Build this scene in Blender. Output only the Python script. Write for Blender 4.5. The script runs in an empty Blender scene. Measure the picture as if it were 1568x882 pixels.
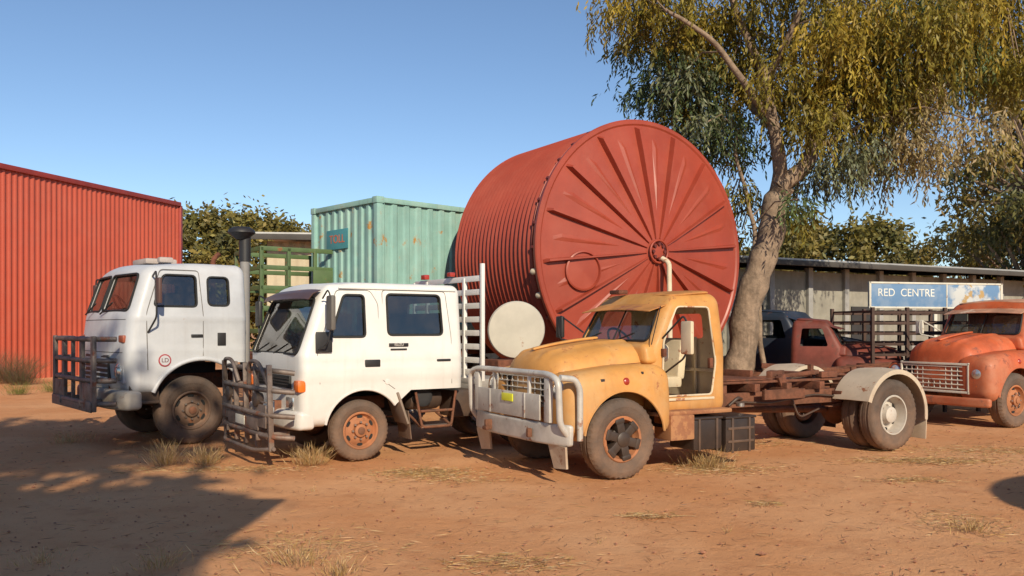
import bpy, bmesh, math, random
from mathutils import Vector, Matrix, noise, Euler
random.seed(7)
scene=bpy.context.scene
R=math.radians
SUN_EL=28.0; SUN_H=Vector((0.30,-0.954,0)).normalized()

# ---------------------------------------------------------------- materials
def _ramp(nt,src,a,b):
    m=nt.nodes.new('ShaderNodeMapRange'); m.interpolation_type='SMOOTHSTEP'
    m.inputs[1].default_value=a; m.inputs[2].default_value=b
    nt.links.new(src,m.inputs[0]); return m.outputs[0]
def _noise(nt,vec,scale,detail=5,rough=.6):
    n=nt.nodes.new('ShaderNodeTexNoise'); n.inputs['Scale'].default_value=scale
    n.inputs['Detail'].default_value=detail; n.inputs['Roughness'].default_value=rough
    nt.links.new(vec,n.inputs['Vector']); return n.outputs[0]
def _mix(nt,f,a,b):
    m=nt.nodes.new('ShaderNodeMix'); m.data_type='RGBA'
    if isinstance(f,(int,float)): m.inputs[0].default_value=f
    else: nt.links.new(f,m.inputs[0])
    for s,v in ((6,a),(7,b)):
        if isinstance(v,tuple): m.inputs[s].default_value=(v[0],v[1],v[2],1)
        else: nt.links.new(v,m.inputs[s])
    return m.outputs[2]
def _math(nt,op,a,b):
    m=nt.nodes.new('ShaderNodeMath'); m.operation=op
    for i,v in enumerate((a,b)):
        if isinstance(v,(int,float)): m.inputs[i].default_value=v
        else: nt.links.new(v,m.inputs[i])
    return m.outputs[0]
def mat(name,col,rough=.55,metal=0,var=.12,scale=2.5,rust=0,rustcol=(.17,.06,.025),rscale=4,dust=0,bump=.0,bscale=60,coat=0,streak=0,streakcol=(.12,.05,.03),fade=0,fadecol=(.6,.5,.4)):
    m=bpy.data.materials.new(name); m.use_nodes=True; nt=m.node_tree
    bs=nt.nodes['Principled BSDF']; tc=nt.nodes.new('ShaderNodeTexCoord'); v=tc.outputs['Object']
    c1=tuple(max(0,x*(1-var)) for x in col); c2=tuple(min(1,x*(1+var)) for x in col)
    n1=_ramp(nt,_noise(nt,v,scale,6,.65),.3,.7)
    c=_mix(nt,n1,c1,c2)
    rg=None
    if fade>0:
        c=_mix(nt,_math(nt,'MULTIPLY',_ramp(nt,_noise(nt,v,1.3,7,.7),.42,.68),fade),c,fadecol)
    if streak>0:
        mp=nt.nodes.new('ShaderNodeMapping'); mp.inputs['Scale'].default_value=(9,9,.7)
        nt.links.new(v,mp.inputs[0])
        s=_ramp(nt,_noise(nt,mp.outputs[0],1.5,4,.6),.5,.8)
        c=_mix(nt,_math(nt,'MULTIPLY',s,streak),c,streakcol)
    if rust>0:
        a=.72-.3*rust
        f=_ramp(nt,_noise(nt,v,rscale,9,.72),a,a+.07)
        rc=_mix(nt,_noise(nt,v,25,4),rustcol,tuple(x*2.0 for x in rustcol))
        c=_mix(nt,f,c,rc); rg=_math(nt,'ADD',_math(nt,'MULTIPLY',f,.85-rough),rough)
    if dust>0:
        sp=nt.nodes.new('ShaderNodeSeparateXYZ'); nt.links.new(v,sp.inputs[0])
        zz=_ramp(nt,sp.outputs[2],1.3,.2)
        f=_math(nt,'MULTIPLY',zz,_math(nt,'MULTIPLY',_noise(nt,v,6,6),dust*1.5))
        f2=_math(nt,'ADD',f,_math(nt,'MULTIPLY',_ramp(nt,_noise(nt,v,1.7,8,.7),.45,.8),dust*.25))
        f2=_math(nt,'MINIMUM',f2,.9)
        c=_mix(nt,f2,c,(.34,.19,.11))
    nt.links.new(c,bs.inputs['Base Color'])
    if rg is not None: nt.links.new(rg,bs.inputs['Roughness'])
    else: bs.inputs['Roughness'].default_value=rough
    bs.inputs['Metallic'].default_value=metal
    if coat: bs.inputs['Coat Weight'].default_value=coat; bs.inputs['Coat Roughness'].default_value=.25
    if bump>0:
        b=nt.nodes.new('ShaderNodeBump'); b.inputs['Strength'].default_value=bump; b.inputs['Distance'].default_value=.02
        nt.links.new(_noise(nt,v,bscale,5),b.inputs['Height']); nt.links.new(b.outputs[0],bs.inputs['Normal'])
    return m
def glassmat(name,tint=(.42,.52,.52),dusty=.22):
    m=bpy.data.materials.new(name); m.use_nodes=True; nt=m.node_tree
    nt.nodes.remove(nt.nodes['Principled BSDF']); out=nt.nodes['Material Output']
    tr=nt.nodes.new('ShaderNodeBsdfTransparent'); tr.inputs[0].default_value=(*tint,1)
    gl=nt.nodes.new('ShaderNodeBsdfGlossy'); gl.inputs['Roughness'].default_value=.03; gl.inputs[0].default_value=(1,1,1,1)
    df=nt.nodes.new('ShaderNodeBsdfDiffuse'); df.inputs[0].default_value=(.35,.27,.2,1)
    fr=nt.nodes.new('ShaderNodeFresnel'); fr.inputs[0].default_value=1.9
    a=nt.nodes.new('ShaderNodeMixShader'); nt.links.new(fr.outputs[0],a.inputs[0]); nt.links.new(tr.outputs[0],a.inputs[1]); nt.links.new(gl.outputs[0],a.inputs[2])
    tc=nt.nodes.new('ShaderNodeTexCoord')
    f=_math(nt,'MULTIPLY',_ramp(nt,_noise(nt,tc.outputs['Object'],2.2,8,.7),.3,.8),dusty)
    b=nt.nodes.new('ShaderNodeMixShader'); nt.links.new(f,b.inputs[0]); nt.links.new(a.outputs[0],b.inputs[1]); nt.links.new(df.outputs[0],b.inputs[2])
    nt.links.new(b.outputs[0],out.inputs[0]); return m
def leafmat(name):
    m=bpy.data.materials.new(name); m.use_nodes=True; nt=m.node_tree
    bs=nt.nodes['Principled BSDF']; out=nt.nodes['Material Output']
    at=nt.nodes.new('ShaderNodeAttribute'); at.attribute_name='Col'
    nt.links.new(at.outputs['Color'],bs.inputs['Base Color']); bs.inputs['Roughness'].default_value=.55
    tl=nt.nodes.new('ShaderNodeBsdfTranslucent'); nt.links.new(at.outputs['Color'],tl.inputs[0])
    mx=nt.nodes.new('ShaderNodeMixShader'); mx.inputs[0].default_value=.3
    nt.links.new(bs.outputs[0],mx.inputs[1]); nt.links.new(tl.outputs[0],mx.inputs[2]); nt.links.new(mx.outputs[0],out.inputs[0])
    return m

BLACK=mat('black_paint',(.02,.02,.022),.5,dust=.35)
RUBBER=mat('tyre_rubber',(.05,.047,.045),.85,var=.3,dust=.5,bump=.4,bscale=40)
GASKET=mat('window_rubber',(.015,.015,.015),.6)
SEAMW=mat('seam_grey',(.16,.15,.14),.8)
SEAMY=mat('seam_brown',(.16,.07,.025),.8)
DARKIN=mat('dark_interior',(.03,.03,.032),.8)
SEAT=mat('seat_vinyl',(.08,.07,.065),.7)
CHROME=mat('worn_chrome',(.55,.54,.52),.35,.9,rust=.5,rscale=9,dust=.2)
ALLOY=mat('aged_alloy',(.42,.41,.39),.5,.35,var=.2,rust=.4,rscale=7,dust=.3)
RUSTY=mat('rusty_steel',(.15,.052,.028),.85,.1,var=.45,scale=8,rust=.5,rustcol=(.06,.03,.02),dust=.3,bump=.5)
DKSTEEL=mat('dark_rusted_bar',(.16,.13,.115),.6,.3,var=.4,scale=7,rust=.55,rustcol=(.13,.05,.03),dust=.25)
ORANGEL=mat('amber_lens',(.75,.16,.02),.25,coat=.5)
REDL=mat('red_lens',(.35,.03,.015),.3,coat=.5)
LENS=mat('headlamp_glass',(.55,.56,.56),.15,.6,coat=1)
GLASS=glassmat('window_glass'); GLASSD=glassmat('dark_window_glass',(.14,.19,.20),.10)
LEAF=leafmat('leaf')
WOOD=mat('weathered_timber',(.2,.14,.09),.9,var=.3,scale=8,bump=.5)

# ---------------------------------------------------------------- mesh helpers
def empty(name,loc,rz=0,sc=1):
    e=bpy.data.objects.new(name,None); scene.collection.objects.link(e)
    e.location=loc; e.rotation_euler=(0,0,rz); e.scale=(sc,)*3; e.empty_display_size=.3; return e
def autosmooth(me,ang=35):
    bm=bmesh.new(); bm.from_mesh(me)
    ca=R(ang)
    for f in bm.faces: f.smooth=True
    for e in bm.edges:
        if len(e.link_faces)==2:
            e.smooth = e.calc_face_angle(0)<ca
        else: e.smooth=False
    bm.to_mesh(me); bm.free()
def mk(name,V,F,m=None,par=None,sm=None,fix=True):
    me=bpy.data.meshes.new(name); me.from_pydata([tuple(v) for v in V],[],F)
    if fix:
        bm=bmesh.new(); bm.from_mesh(me); bmesh.ops.recalc_face_normals(bm,faces=bm.faces); bm.to_mesh(me); bm.free()
    if sm: autosmooth(me,sm)
    o=bpy.data.objects.new(name,me); scene.collection.objects.link(o)
    if m: 
        for q in (m if isinstance(m,(list,tuple)) else [m]): me.materials.append(q)
    if par: o.parent=par
    return o
def boxes(name,lst,m,par,bev=.01):
    bm=bmesh.new()
    for it in lst:
        c,s=it[0],it[1]
        r=bmesh.ops.create_cube(bm,size=1); vs=r['verts']
        for v in vs: v.co=Vector((v.co.x*s[0],v.co.y*s[1],v.co.z*s[2]))
        b=min(bev,min(s)*.4)
        if b>0:
            es=list({e for v in vs for e in v.link_edges})
            rr=bmesh.ops.bevel(bm,geom=es,offset=b,segments=2,affect='EDGES',profile=.6)
            vs=list({v for f in rr['faces'] for v in f.verts}|{v for v in vs if v.is_valid})
        M=Matrix.Identity(3)
        if len(it)>2: M=Euler(it[2]).to_matrix()
        for v in vs: v.co=M@v.co+Vector(c)
    me=bpy.data.meshes.new(name); bm.to_mesh(me); bm.free(); autosmooth(me,40)
    o=bpy.data.objects.new(name,me); scene.collection.objects.link(o); me.materials.append(m)
    if par:o.parent=par
    return o
def tubes(name,paths,r,m,par,seg=8,closed=False,sm=50):
    V=[];F=[]
    for path in paths:
        P=[Vector(p) for p in path]; n=len(P)
        if n<2: continue
        ref=None; base=len(V)
        for i,p in enumerate(P):
            if closed: t=(P[(i+1)%n]-P[i-1])
            else: t=P[min(i+1,n-1)]-P[max(i-1,0)]
            if t.length<1e-9: t=Vector((0,0,1))
            t.normalize()
            if ref is None:
                ref=Vector((0,0,1)) if abs(t.z)<.9 else Vector((1,0,0))
            ref=(ref-t*ref.dot(t))
            if ref.length<1e-6: ref=t.orthogonal()
            ref.normalize(); b=t.cross(ref)
            rr=r[i] if isinstance(r,(list,tuple)) else r
            for k in range(seg):
                a=2*math.pi*k/seg; V.append(p+ref*math.cos(a)*rr+b*math.sin(a)*rr)
        rng=n if closed else n-1
        for i in range(rng):
            for k in range(seg):
                a=base+i*seg+k; b_=base+i*seg+(k+1)%seg; j=(i+1)%n
                F.append((a,b_,base+j*seg+(k+1)%seg,base+j*seg+k))
        if not closed:
            F.append(tuple(base+k for k in range(seg))); F.append(tuple(base+(n-1)*seg+k for k in range(seg)))
    return mk(name,V,F,m,par,sm)
def smoothpath(pts,rad=.08,n=4,closed=False):
    P=[Vector(p) for p in pts]; out=[]
    N=len(P)
    for i in range(N):
        if not closed and (i==0 or i==N-1): out.append(P[i]); continue
        a=P[i-1]-P[i]; b=P[(i+1)%N]-P[i]
        d=min(rad,a.length*.45,b.length*.45); A=P[i]+a.normalized()*d; B=P[i]+b.normalized()*d
        for k in range(n+1):
            t=k/n; out.append(A*(1-t)**2+P[i]*2*t*(1-t)+B*t*t)
    return out
def rpoly(pts,r=.05,n=4):
    return [(v.x,v.y) for v in smoothpath([(a,b,0) for a,b in pts],r,n,True)]
def lathe(name,prof,m,par,axis='y',c=(0,0,0),seg=48,sm=35,fn=None,side=1,clampz=None):
    V=[];F=[]; n=len(prof)
    for k in range(seg):
        a=2*math.pi*k/seg
        for j,(r,h) in enumerate(prof):
            if fn: r,h=fn(r,h,k,j)
            h=h*side
            if axis=='y': p=Vector((r*math.cos(a),h,r*math.sin(a)))
            elif axis=='x': p=Vector((h,r*math.cos(a),r*math.sin(a)))
            else: p=Vector((r*math.cos(a),r*math.sin(a),h))
            p+=Vector(c)
            if clampz is not None and p.z<clampz:
                p.y+= (clampz-p.z)*.9*(1 if h>0 else -1); p.z=clampz
            V.append(p)
    for k in range(seg):
        k2=(k+1)%seg
        for j in range(n-1):
            F.append((k*n+j,k2*n+j,k2*n+j+1,k*n+j+1))
    return mk(name,V,F,m,par,sm)
def applymods(o,sm=35):
    bpy.context.view_layer.update()
    dg=bpy.context.evaluated_depsgraph_get()
    me=bpy.data.meshes.new_from_object(o.evaluated_get(dg)); o.modifiers.clear(); o.data=me
    autosmooth(me,sm)
def prism(axis,poly,a,b):
    n=len(poly); V=[]
    for t in (a,b):
        for p,q in poly:
            V.append((p,t,q) if axis=='y' else ((t,p,q) if axis=='x' else (p,q,t)))
    F=[tuple(range(n)),tuple(range(2*n-1,n-1,-1))]+[(i,(i+1)%n,n+(i+1)%n,n+i) for i in range(n)]
    return mk('tmp_cut',V,F)
def circ(cx,cz,r,n=28,a0=0,a1=360):
    return [(cx+r*math.cos(R(a0+(a1-a0)*k/n)),cz+r*math.sin(R(a0+(a1-a0)*k/n))) for k in range(n)]
def rb(name,lo,hi,r,m,par,warp=None,n=(8,8,8),solid=0,cuts=(),sm=35):
    if not isinstance(r,(tuple,list)): r=(r,r,r)
    ax=[]
    for i in range(3):
        a,b,q=lo[i],hi[i],r[i]; L=[a,a+.15*q,a+.4*q,a+.7*q]
        for k in range(n[i]+1): L.append(a+q+(b-a-2*q)*k/n[i])
        L+=[b-.7*q,b-.4*q,b-.15*q,b]; ax.append(L)
    N=[len(x)-1 for x in ax]; idx={}; V=[];F=[]
    def vid(i,j,k):
        key=(i,j,k)
        if key in idx: return idx[key]
        p=[ax[0][i],ax[1][j],ax[2][k]]; c=[min(max(p[t],lo[t]+r[t]),hi[t]-r[t]) for t in range(3)]
        d=Vector([(p[t]-c[t])/r[t] for t in range(3)])
        if d.length>1e-9: d.normalize()
        q=Vector([c[t]+d[t]*r[t] for t in range(3)])
        if warp: q=Vector(warp(q.x,q.y,q.z))
        V.append(q); idx[key]=len(V)-1; return idx[key]
    for a in range(3):
        b=(a+1)%3; c=(a+2)%3
        for s in (0,N[a]):
            for i in range(N[b]):
                for j in range(N[c]):
                    def K(u,w):
                        t=[0,0,0]; t[a]=s;t[b]=u;t[c]=w; return vid(*t)
                    F.append((K(i,j),K(i+1,j),K(i+1,j+1),K(i,j+1)))
    o=mk(name,V,F,m,par,sm)
    if solid:
        s=o.modifiers.new('s','SOLIDIFY'); s.thickness=solid; s.offset=-1
        if len(o.data.materials)>1: s.material_offset=1
    cs=[]
    for cu in cuts:
        b=o.modifiers.new('b','BOOLEAN'); b.operation='DIFFERENCE'; b.solver='EXACT'; b.object=cu; cs.append(cu)
    if solid or cuts:
        if par: o.parent=None
        applymods(o,sm)
        if par: o.parent=par
    for cu in cs: bpy.data.objects.remove(cu,do_unlink=True)
    return o
def pane(name,poly,fn,m,par,sub=3):
    n=len(poly); cx=sum(p[0] for p in poly)/n; cy=sum(p[1] for p in poly)/n
    V=[fn(cx,cy)];F=[]
    for s in range(1,sub+1):
        for p,q in poly: V.append(fn(cx+(p-cx)*s/sub,cy+(q-cy)*s/sub))
    for i in range(n): F.append((0,1+i,1+(i+1)%n))
    for s in range(sub-1):
        for i in range(n):
            a=1+s*n+i;b=1+s*n+(i+1)%n; F.append((a,b,b+n,a+n))
    return mk(name,V,F,m,par,60)
def text(name,s,size,m,par,loc,rot,ext=.002):
    c=bpy.data.curves.new(name,'FONT'); c.body=s; c.size=size; c.extrude=ext; c.align_x='CENTER'; c.align_y='CENTER'
    o=bpy.data.objects.new(name,c); scene.collection.objects.link(o); c.materials.append(m)
    o.location=loc; o.rotation_euler=rot
    if par:o.parent=par
    return o
def clamp(v,a=0,b=1): return max(a,min(b,v))
def sst(t): t=clamp(t); return t*t*(3-2*t)
def dent(x,y,z,k=1.0):
    return noise.noise(Vector((x*3.1+k,y*3.1,z*3.1)))*.006+noise.noise(Vector((x*7.3+k,y*7.3,z*7.3)))*.003

def wheel(par,nm,x,y,z,r,w,side,rimm,style='dish',hubm=None,rr=None):
    rr=rr or r*.56; h=w/2; c=(x,y,z)
    prof=[(rr,-h*.72),(rr+.012,-h*.82),(r*.72,-h*1.0),(r*.86,-h*1.02),(r*.95,-h*.93),(r*.985,-h*.8),(r,-h*.5),(r*.985,-h*.22),(r,-h*.2),(r,h*.2),(r*.985,h*.22),(r,h*.5),(r*.985,h*.8),(r*.95,h*.93),(r*.86,h*1.02),(r*.80,h*1.035),(r*.79,h*1.015),(r*.72,h*1.0),(rr+.012,h*.82),(rr,h*.72),(rr,-h*.72)]
    def fn(q,hh,k,j):
        if abs(hh)>h*.7 and q>r*.93 and k%2: return q-.016,hh
        return q,hh
    lathe(nm+'_tyre',prof,RUBBER,par,'y',c,84,30,fn,side,clampz=.004)
    if style=='dish':
        rp=[(rr+.004,h*.80),(rr-.004,h*.86),(rr-.02,h*.84),(rr-.03,h*.55),(rr-.045,h*.35),(rr*.80,h*.30),(rr*.72,h*.42),(rr*.52,h*.62),(rr*.40,h*.62),(rr*.36,h*.5),(rr*.34,h*.9),(rr*.26,h*1.0),(0.001,h*1.02)]
    elif style=='deep':
        rp=[(rr+.004,h*.80),(rr-.004,h*.88),(rr-.02,h*.86),(rr-.035,h*.2),(rr-.05,-h*.35),(rr*.72,-h*.4),(rr*.6,-h*.3),(rr*.48,-h*.25),(rr*.44,h*.0),(rr*.40,h*.5),(rr*.3,h*.62),(0.001,h*.65)]
    else:
        rp=[(rr+.006,h*.80),(rr-.004,h*.9),(rr-.03,h*.86),(rr-.04,h*.5),(rr-.06,h*.2),(rr-.06,-h*.3)]
    lathe(nm+'_rim',rp,rimm,par,'y',c,48,28,None,side)
    if style=='spoke':
        hm=hubm or BLACK
        L=[]
        for k in range(6):
            a=2*math.pi*k/6+.3; d=rr*.58
            L.append(((x+math.cos(a)*d,y+side*h*.45,z+math.sin(a)*d),(rr*.66,.12,.10),(0,-a,0)))
            L.append(((x+math.cos(a)*rr*.82,y+side*h*.75,z+math.sin(a)*rr*.82),(.06,.06,.12),(0,-a,0)))
        boxes(nm+'_spokes',L,hm,par,.02)
        lathe(nm+'_hub',[(rr*.5,-h*.2),(rr*.5,h*.4),(rr*.42,h*.55),(rr*.36,h*.6),(rr*.33,h*1.0),(rr*.24,h*1.1),(.001,h*1.12)],hm,par,'y',c,32,30,None,side)
        lathe(nm+'_drum',[(rr*.98,-h*.3),(.001,-h*.3)],RUSTY,par,'y',c,24,30,None,side)
    else:
        dep=.64 if style=='dish' else -.2
        nut=[]
        for k in range(8):
            a=2*math.pi*k/8; nut.append([(x+math.cos(a)*rr*.46,y+side*h*(dep-.1),z+math.sin(a)*rr*.46),(x+math.cos(a)*rr*.46,y+side*(h*dep+.03),z+math.sin(a)*rr*.46)])
        tubes(nm+'_nuts',nut,.014,CHROME,par,6)
        hv=[];hf=[]
        for k in range(6):
            a=2*math.pi*(k+.5)/6; R0=rr*.745; yy=y+side*(h*(.41 if style=='dish' else -.36)+.006); b=len(hv)
            ct=Vector((x+math.cos(a)*R0,yy,z+math.sin(a)*R0)); t=Vector((-math.sin(a),0,math.cos(a))); u=Vector((math.cos(a),0,math.sin(a)))
            for q in range(12):
                w_=2*math.pi*q/12; hv.append(ct+t*math.cos(w_)*rr*.17+u*math.sin(w_)*rr*.09)
            hf.append(tuple(range(b,b+12)))
        mk(nm+'_hand_holes',hv,hf,GASKET,par)
        lathe(nm+'_hubcap',[(rr*.2,h*(dep+.2)),(rr*.2,h*(dep+.48)),(rr*.13,h*(dep+.56)),(.001,h*(dep+.56))],hubm or rimm,par,'y',c,24,30,None,side)

def mirror(par,nm,p,w,h,base1,base2,m=BLACK):
    x,y,z=p
    boxes(nm+'_mirror',[((x,y,z),(.05,w,h))],m,par,.02)
    tubes(nm+'_mirror_arm',[smoothpath([base1,(x+.02,y-.02 if y>0 else y+.02,z+h*.55),(x+.02,y,z)],.05),smoothpath([base2,(x+.02,y-.02 if y>0 else y+.02,z-h*.55),(x+.02,y,z)],.05)],.011,m,par,6)

def steering(par,c,r=.22):
    M=Matrix.Rotation(R(-55),3,'Y'); pts=[]
    for k in range(28):
        a=2*math.pi*k/28; pts.append(M@Vector((r*math.cos(a),r*math.sin(a),0))+Vector(c))
    tubes('steering_wheel',[pts],.015,GASKET,par,6,closed=True)
    sp=[[Vector(c),M@Vector((r*math.cos(a),r*math.sin(a),0))+Vector(c)] for a in (.5,2.6,4.7)]
    sp.append([Vector(c),Vector(c)+Vector((.35,0,-.45))])
    tubes('steering_spokes',sp,.012,GASKET,par,6)

def chassis(par,x0,x1,z0,z1,half=.42,m=RUSTY,cross=5):
    L=[]
    for s in (1,-1):
        L+= [(((x0+x1)/2,s*half,(z0+z1)/2),(abs(x1-x0),.012,z1-z0)),(((x0+x1)/2,s*(half-.035),z1-.006),(abs(x1-x0)-.004,.07,.012)),(((x0+x1)/2,s*(half-.035),z0+.006),(abs(x1-x0)-.004,.07,.012))]
    for k in range(cross):
        x=x0+(x1-x0)*(k+.5)/cross; L.append(((x,0,(z0+z1)/2),(.09,half*2-.05,(z1-z0)*.7)))
    boxes('chassis_rails',L,m,par,.004)
def axle(par,x,z,half,m=RUSTY,diff=True):
    tubes('axle',[[(x,-half,z),(x,half,z)]],.055,m,par,12)
    if diff: lathe('differential',[(.001,-.18),(.1,-.16),(.19,-.06),(.21,0),(.19,.06),(.1,.16),(.001,.18)],m,par,'x',(x,0,z),20,40)
    for s in (1,-1):
        L=[((x,s*.4,z+.1+i*.016),(1.25-i*.16,.07,.012)) for i in range(6)]
        boxes('leaf_spring',L,m,par,.003)

# ---------------------------------------------------------------- bonneted truck
def bonnet_truck(name,loc,a,body,inner,rimm,opt):
    par=empty(name,(loc[0],loc[1],0),R(180+a),opt.get('sc',1))
    seam=opt.get('seam',GASKET); gz=opt.get('gz',0); gs=opt.get('gs',1)
    def W(x,y,z):
        t=clamp((z-1.38)/.6); fx=clamp((x+1.6)/1.1)
        s=1-.11*t
        d=dent(x,y,z,loc[0])
        return (x-.33*t*fx**1.5+.03*t*(1-fx)+.02*(1-(y/.8)**2)*fx, y*s*(1-.035*fx*(1-t))+d*.5, z+.05*(1-(y/.8)**2)*sst((z-1.7)/.25)-.04*sst((z-1.8)/.15)*fx)
    hw=lambda z:.8*(1-.11*clamp((z-1.38)/.6))
    ws=rpoly([(-.66,1.46),(.66,1.46),(.60,1.83),(-.60,1.83)],.07)
    cuts=[prism('x',ws,-1.15,0), prism('x',rpoly([(-.42,1.48),(.42,1.48),(.4,1.78),(-.4,1.78)],.06),-2,-1.3)]
    dwin=rpoly([(-.80,1.42),(-1.40,1.42),(-1.36,1.82),(-.93,1.82)],.05)
    dap=[(-.64,.84),(-1.36,.84),(-1.42,1.2),(-1.37,1.85),(-.90,1.85),(-.66,1.44)]
    if opt.get('nodoor'):
        cuts.append(prism('y',rpoly(dap,.05),.45,1.3))
    else: cuts.append(prism('y',dwin,.45,1.3))
    cuts.append(prism('y',dwin,-1.3,-.45))
    rb('cab',(-1.6,-.8,.62),(-.5,.8,2.0),(.13,.12,.13),[body,inner],par,W,(8,8,12),.028,cuts)
    tw=lambda z:-.5-.33*clamp((z-1.38)/.6)
    pane('windscreen',ws,lambda u,v:(tw(v)-.015,u*.99,v),GLASS,par)
    tubes('windscreen_gasket',[[(tw(v)+.014,u,v) for u,v in ws]],.014,GASKET,par,6,True)
    tubes('windscreen_divider',[[(tw(1.46)+.01,0,1.46),(tw(1.83)+.01,0,1.83)]],.010,GASKET,par,6)
    if not opt.get('nodoor'):
        pane('door_window',dwin,lambda u,v:(u,hw(v)-.02,v),GLASS,par)
        tubes('door_window_gasket',[[(u,hw(v)+.002,v) for u,v in dwin]],.012,GASKET,par,6,True)
        tubes('door_seam',[[(u,hw(v)+.001,v) for u,v in rpoly([(-.64,.75),(-1.45,.75),(-1.48,1.3),(-1.42,1.9),(-.90,1.9),(-.66,1.44)],.05)]],.004,seam,par,5,True)
        boxes('door_handle',[((-1.36,.815,1.28),(.12,.03,.025))],CHROME,par)
    else:
        tubes('door_aperture_seal',[[(u,hw(v)-.012,v) for u,v in rpoly(dap,.05)]],.012,inner,par,6,True)
        boxes('door_hinges',[((-.655,.79,1.05),(.05,.06,.09)),((-.655,.79,1.33),(.05,.06,.09)),((-1.36,.77,1.2),(.05,.05,.12))],RUSTY,par)
        boxes('threshold',[((-1.0,.70,.80),(.8,.2,.03)),((-1.0,.5,.72),(.82,.25,.03))],inner,par)
        boxes('handbrake',[((-.9,.25,1.0),(.03,.03,.35),(0,.3,0)),((-.78,.3,.9),(.02,.02,.3),(.2,.4,0))],BLACK,par)
        boxes('inner_ribs',[((-1.545,.3,1.15),(.02,.04,.7)),((-1.545,-.3,1.15),(.02,.04,.7)),((-1.545,0,1.1),(.02,1.3,.04))],inner,par)
    def VW(x,y,z): return (x,y,z-.03*(y/.7)**2-.06*(x+.78)/.2)
    rb('sun_visor',(-.80,-.68,1.885),(-.54,.68,1.900),(.006,.03,.006),opt.get('roofm',body),par,VW,(4,10,1))
    rb('roof_cap',(-1.5,-.64,1.985),(-.86,.64,2.03),(.1,.12,.02),opt.get('roofm',body),par,lambda x,y,z:(x,y,z+.035*(1-(y/.8)**2)-.045*sst((x+1.5)/.7)),(6,6,1))
    boxes('cab_floor',[((-1.05,0,.70),(1.0,1.45,.04)),((-.57,0,1.0),(.04,1.4,.6))],inner,par)
    rb('dashboard',(-.85,-.68,1.22),(-.56,.68,1.42),(.05,.05,.06),inner,par)
    boxes('bench_seat',[((-1.2,-.22,.95),(.45,.85,.14)),((-1.43,-.22,1.22),(.12,.85,.48),(0,-.12,0))],opt.get('seatm',SEAT),par,.04)
    steering(par,(-.92,-.36,1.42))
    def HW(x,y,z):
        fx=clamp((x+.54)/1.2); tz=clamp((z-.7)/.7)
        w=1-.20*fx**1.6
        nose=.07*(1-(y/.66)**2)*fx**3
        cr=.025*math.exp(-((abs(y)-.36)/.05)**2)*tz**4
        return (x+nose-.04*fx*tz**2, y*w*(1-.10*tz**3), z-tz*(.15*fx**1.8)+.075*tz**2*(1-(y/.66)**2)+cr+dent(x,y,z,loc[1])*tz)
    rb('bonnet',(-.54,-.70,.62),(.64,.70,1.40),(.12,.20,.16),body,par,HW,(12,22,8))
    rb('bonnet_ridge',(-.3,-.035,1.44),(.58,.035,1.47),(.03,.015,.012),opt.get('ridge',body),par,lambda x,y,z:(x,y,z+.045-.15*clamp((x+.54)/1.2)**1.8),(8,1,1))
    bs=[]
    for s in (1,-1):
        P=[]
        for k in range(14):
            x=-.5+1.1*k/13; p=HW(x,s*.69,1.2); P.append((p[0],p[1]+s*.004,p[2]+.02))
        bs.append(P)
    tubes('bonnet_seam',bs,.006,seam,par,5)
    rb('cowl',(-.62,-.78,1.2),(-.42,.78,1.43),(.06,.08,.06),body,par,lambda x,y,z:(x,y*(1-.06*(z-1.2)/.2),z),(2,8,2))
    r=opt['wr']; zc=opt['wz']; ar=opt.get('arch',.52)
    for s,nm in ((1,'left'),(-1,'right')):
        def FW(x,y,z,s=s):
            fx=clamp((x+.64)/1.32); tz=clamp((z-.5)/.7)
            return (x+.03*fx*(1-(tz-.5)**2), y-s*.05*tz**3-s*.03*sst((x-.3)/.4)+dent(x,y,z,2)*.8, z-.10*tz*fx**2.2+.02*tz*(1-abs(fx*2-1)))
        y0,y1=(.40,.985) if s>0 else (-.985,-.40)
        cy=circ(0,zc,ar,36)
        c1=prism('y',cy,(.30 if s>0 else -1.2),(1.2 if s>0 else -.30))
        c2=prism('y',[(-.9,-.2),(.34,-.2),(.34,zc+.1),(-.28,zc+.1),(-.28,.50),(-.9,.50)],(.30 if s>0 else -1.2),(1.2 if s>0 else -.30))
        rb(nm+'_front_fender',(-.66,y0,.42),(.68,y1,1.20),(.16,.15,.17),[body,DARKIN],par,FW,(12,6,8),.02,[c1,c2])
        arc=[]
        for k in range(26):
            an=R(8+164*k/25); X=ar*math.cos(an); Z=zc+ar*math.sin(an)
            p=FW(X,s*.985,Z); arc.append((X,p[1]-s*.004,Z))
        tubes(nm+'_arch_lip',[arc],.014,body,par,6)
        lathe(nm+'_headlamp_bezel',[(.085,-.03),(.125,-.02),(.13,.01),(.115,.025),(.10,.015)],opt.get('bezel',CHROME),par,'x',(.675,s*.72,.93+gz*.5),28,40)
        lathe(nm+'_headlamp_lens',[(.10,.01),(.085,.03),(.05,.045),(.001,.05)],LENS,par,'x',(.675,s*.72,.93+gz*.5),28,60)
        lathe(nm+'_park_lamp',[(.04,0),(.04,.02),(.02,.035),(.001,.04)],ORANGEL,par,'x',(.67,s*.72,.74+gz*.5),16,50)
        wheel(par,nm+'_front',0,s*.82,zc,r,.24,s,rimm,opt.get('fstyle','dish'),opt.get('hubm'))
    lathe('side_repeater',[(.05,0),(.048,.015),(.03,.03),(.001,.034)],REDL,par,'y',(-.02,.94,1.03),20,50)
    gm=opt.get('grille',CHROME)
    boxes('grille_recess',[((.62,0,.93+gz),(.10,1.14,.30*gs))],GASKET,par)
    gx=.692
    L=[]
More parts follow.
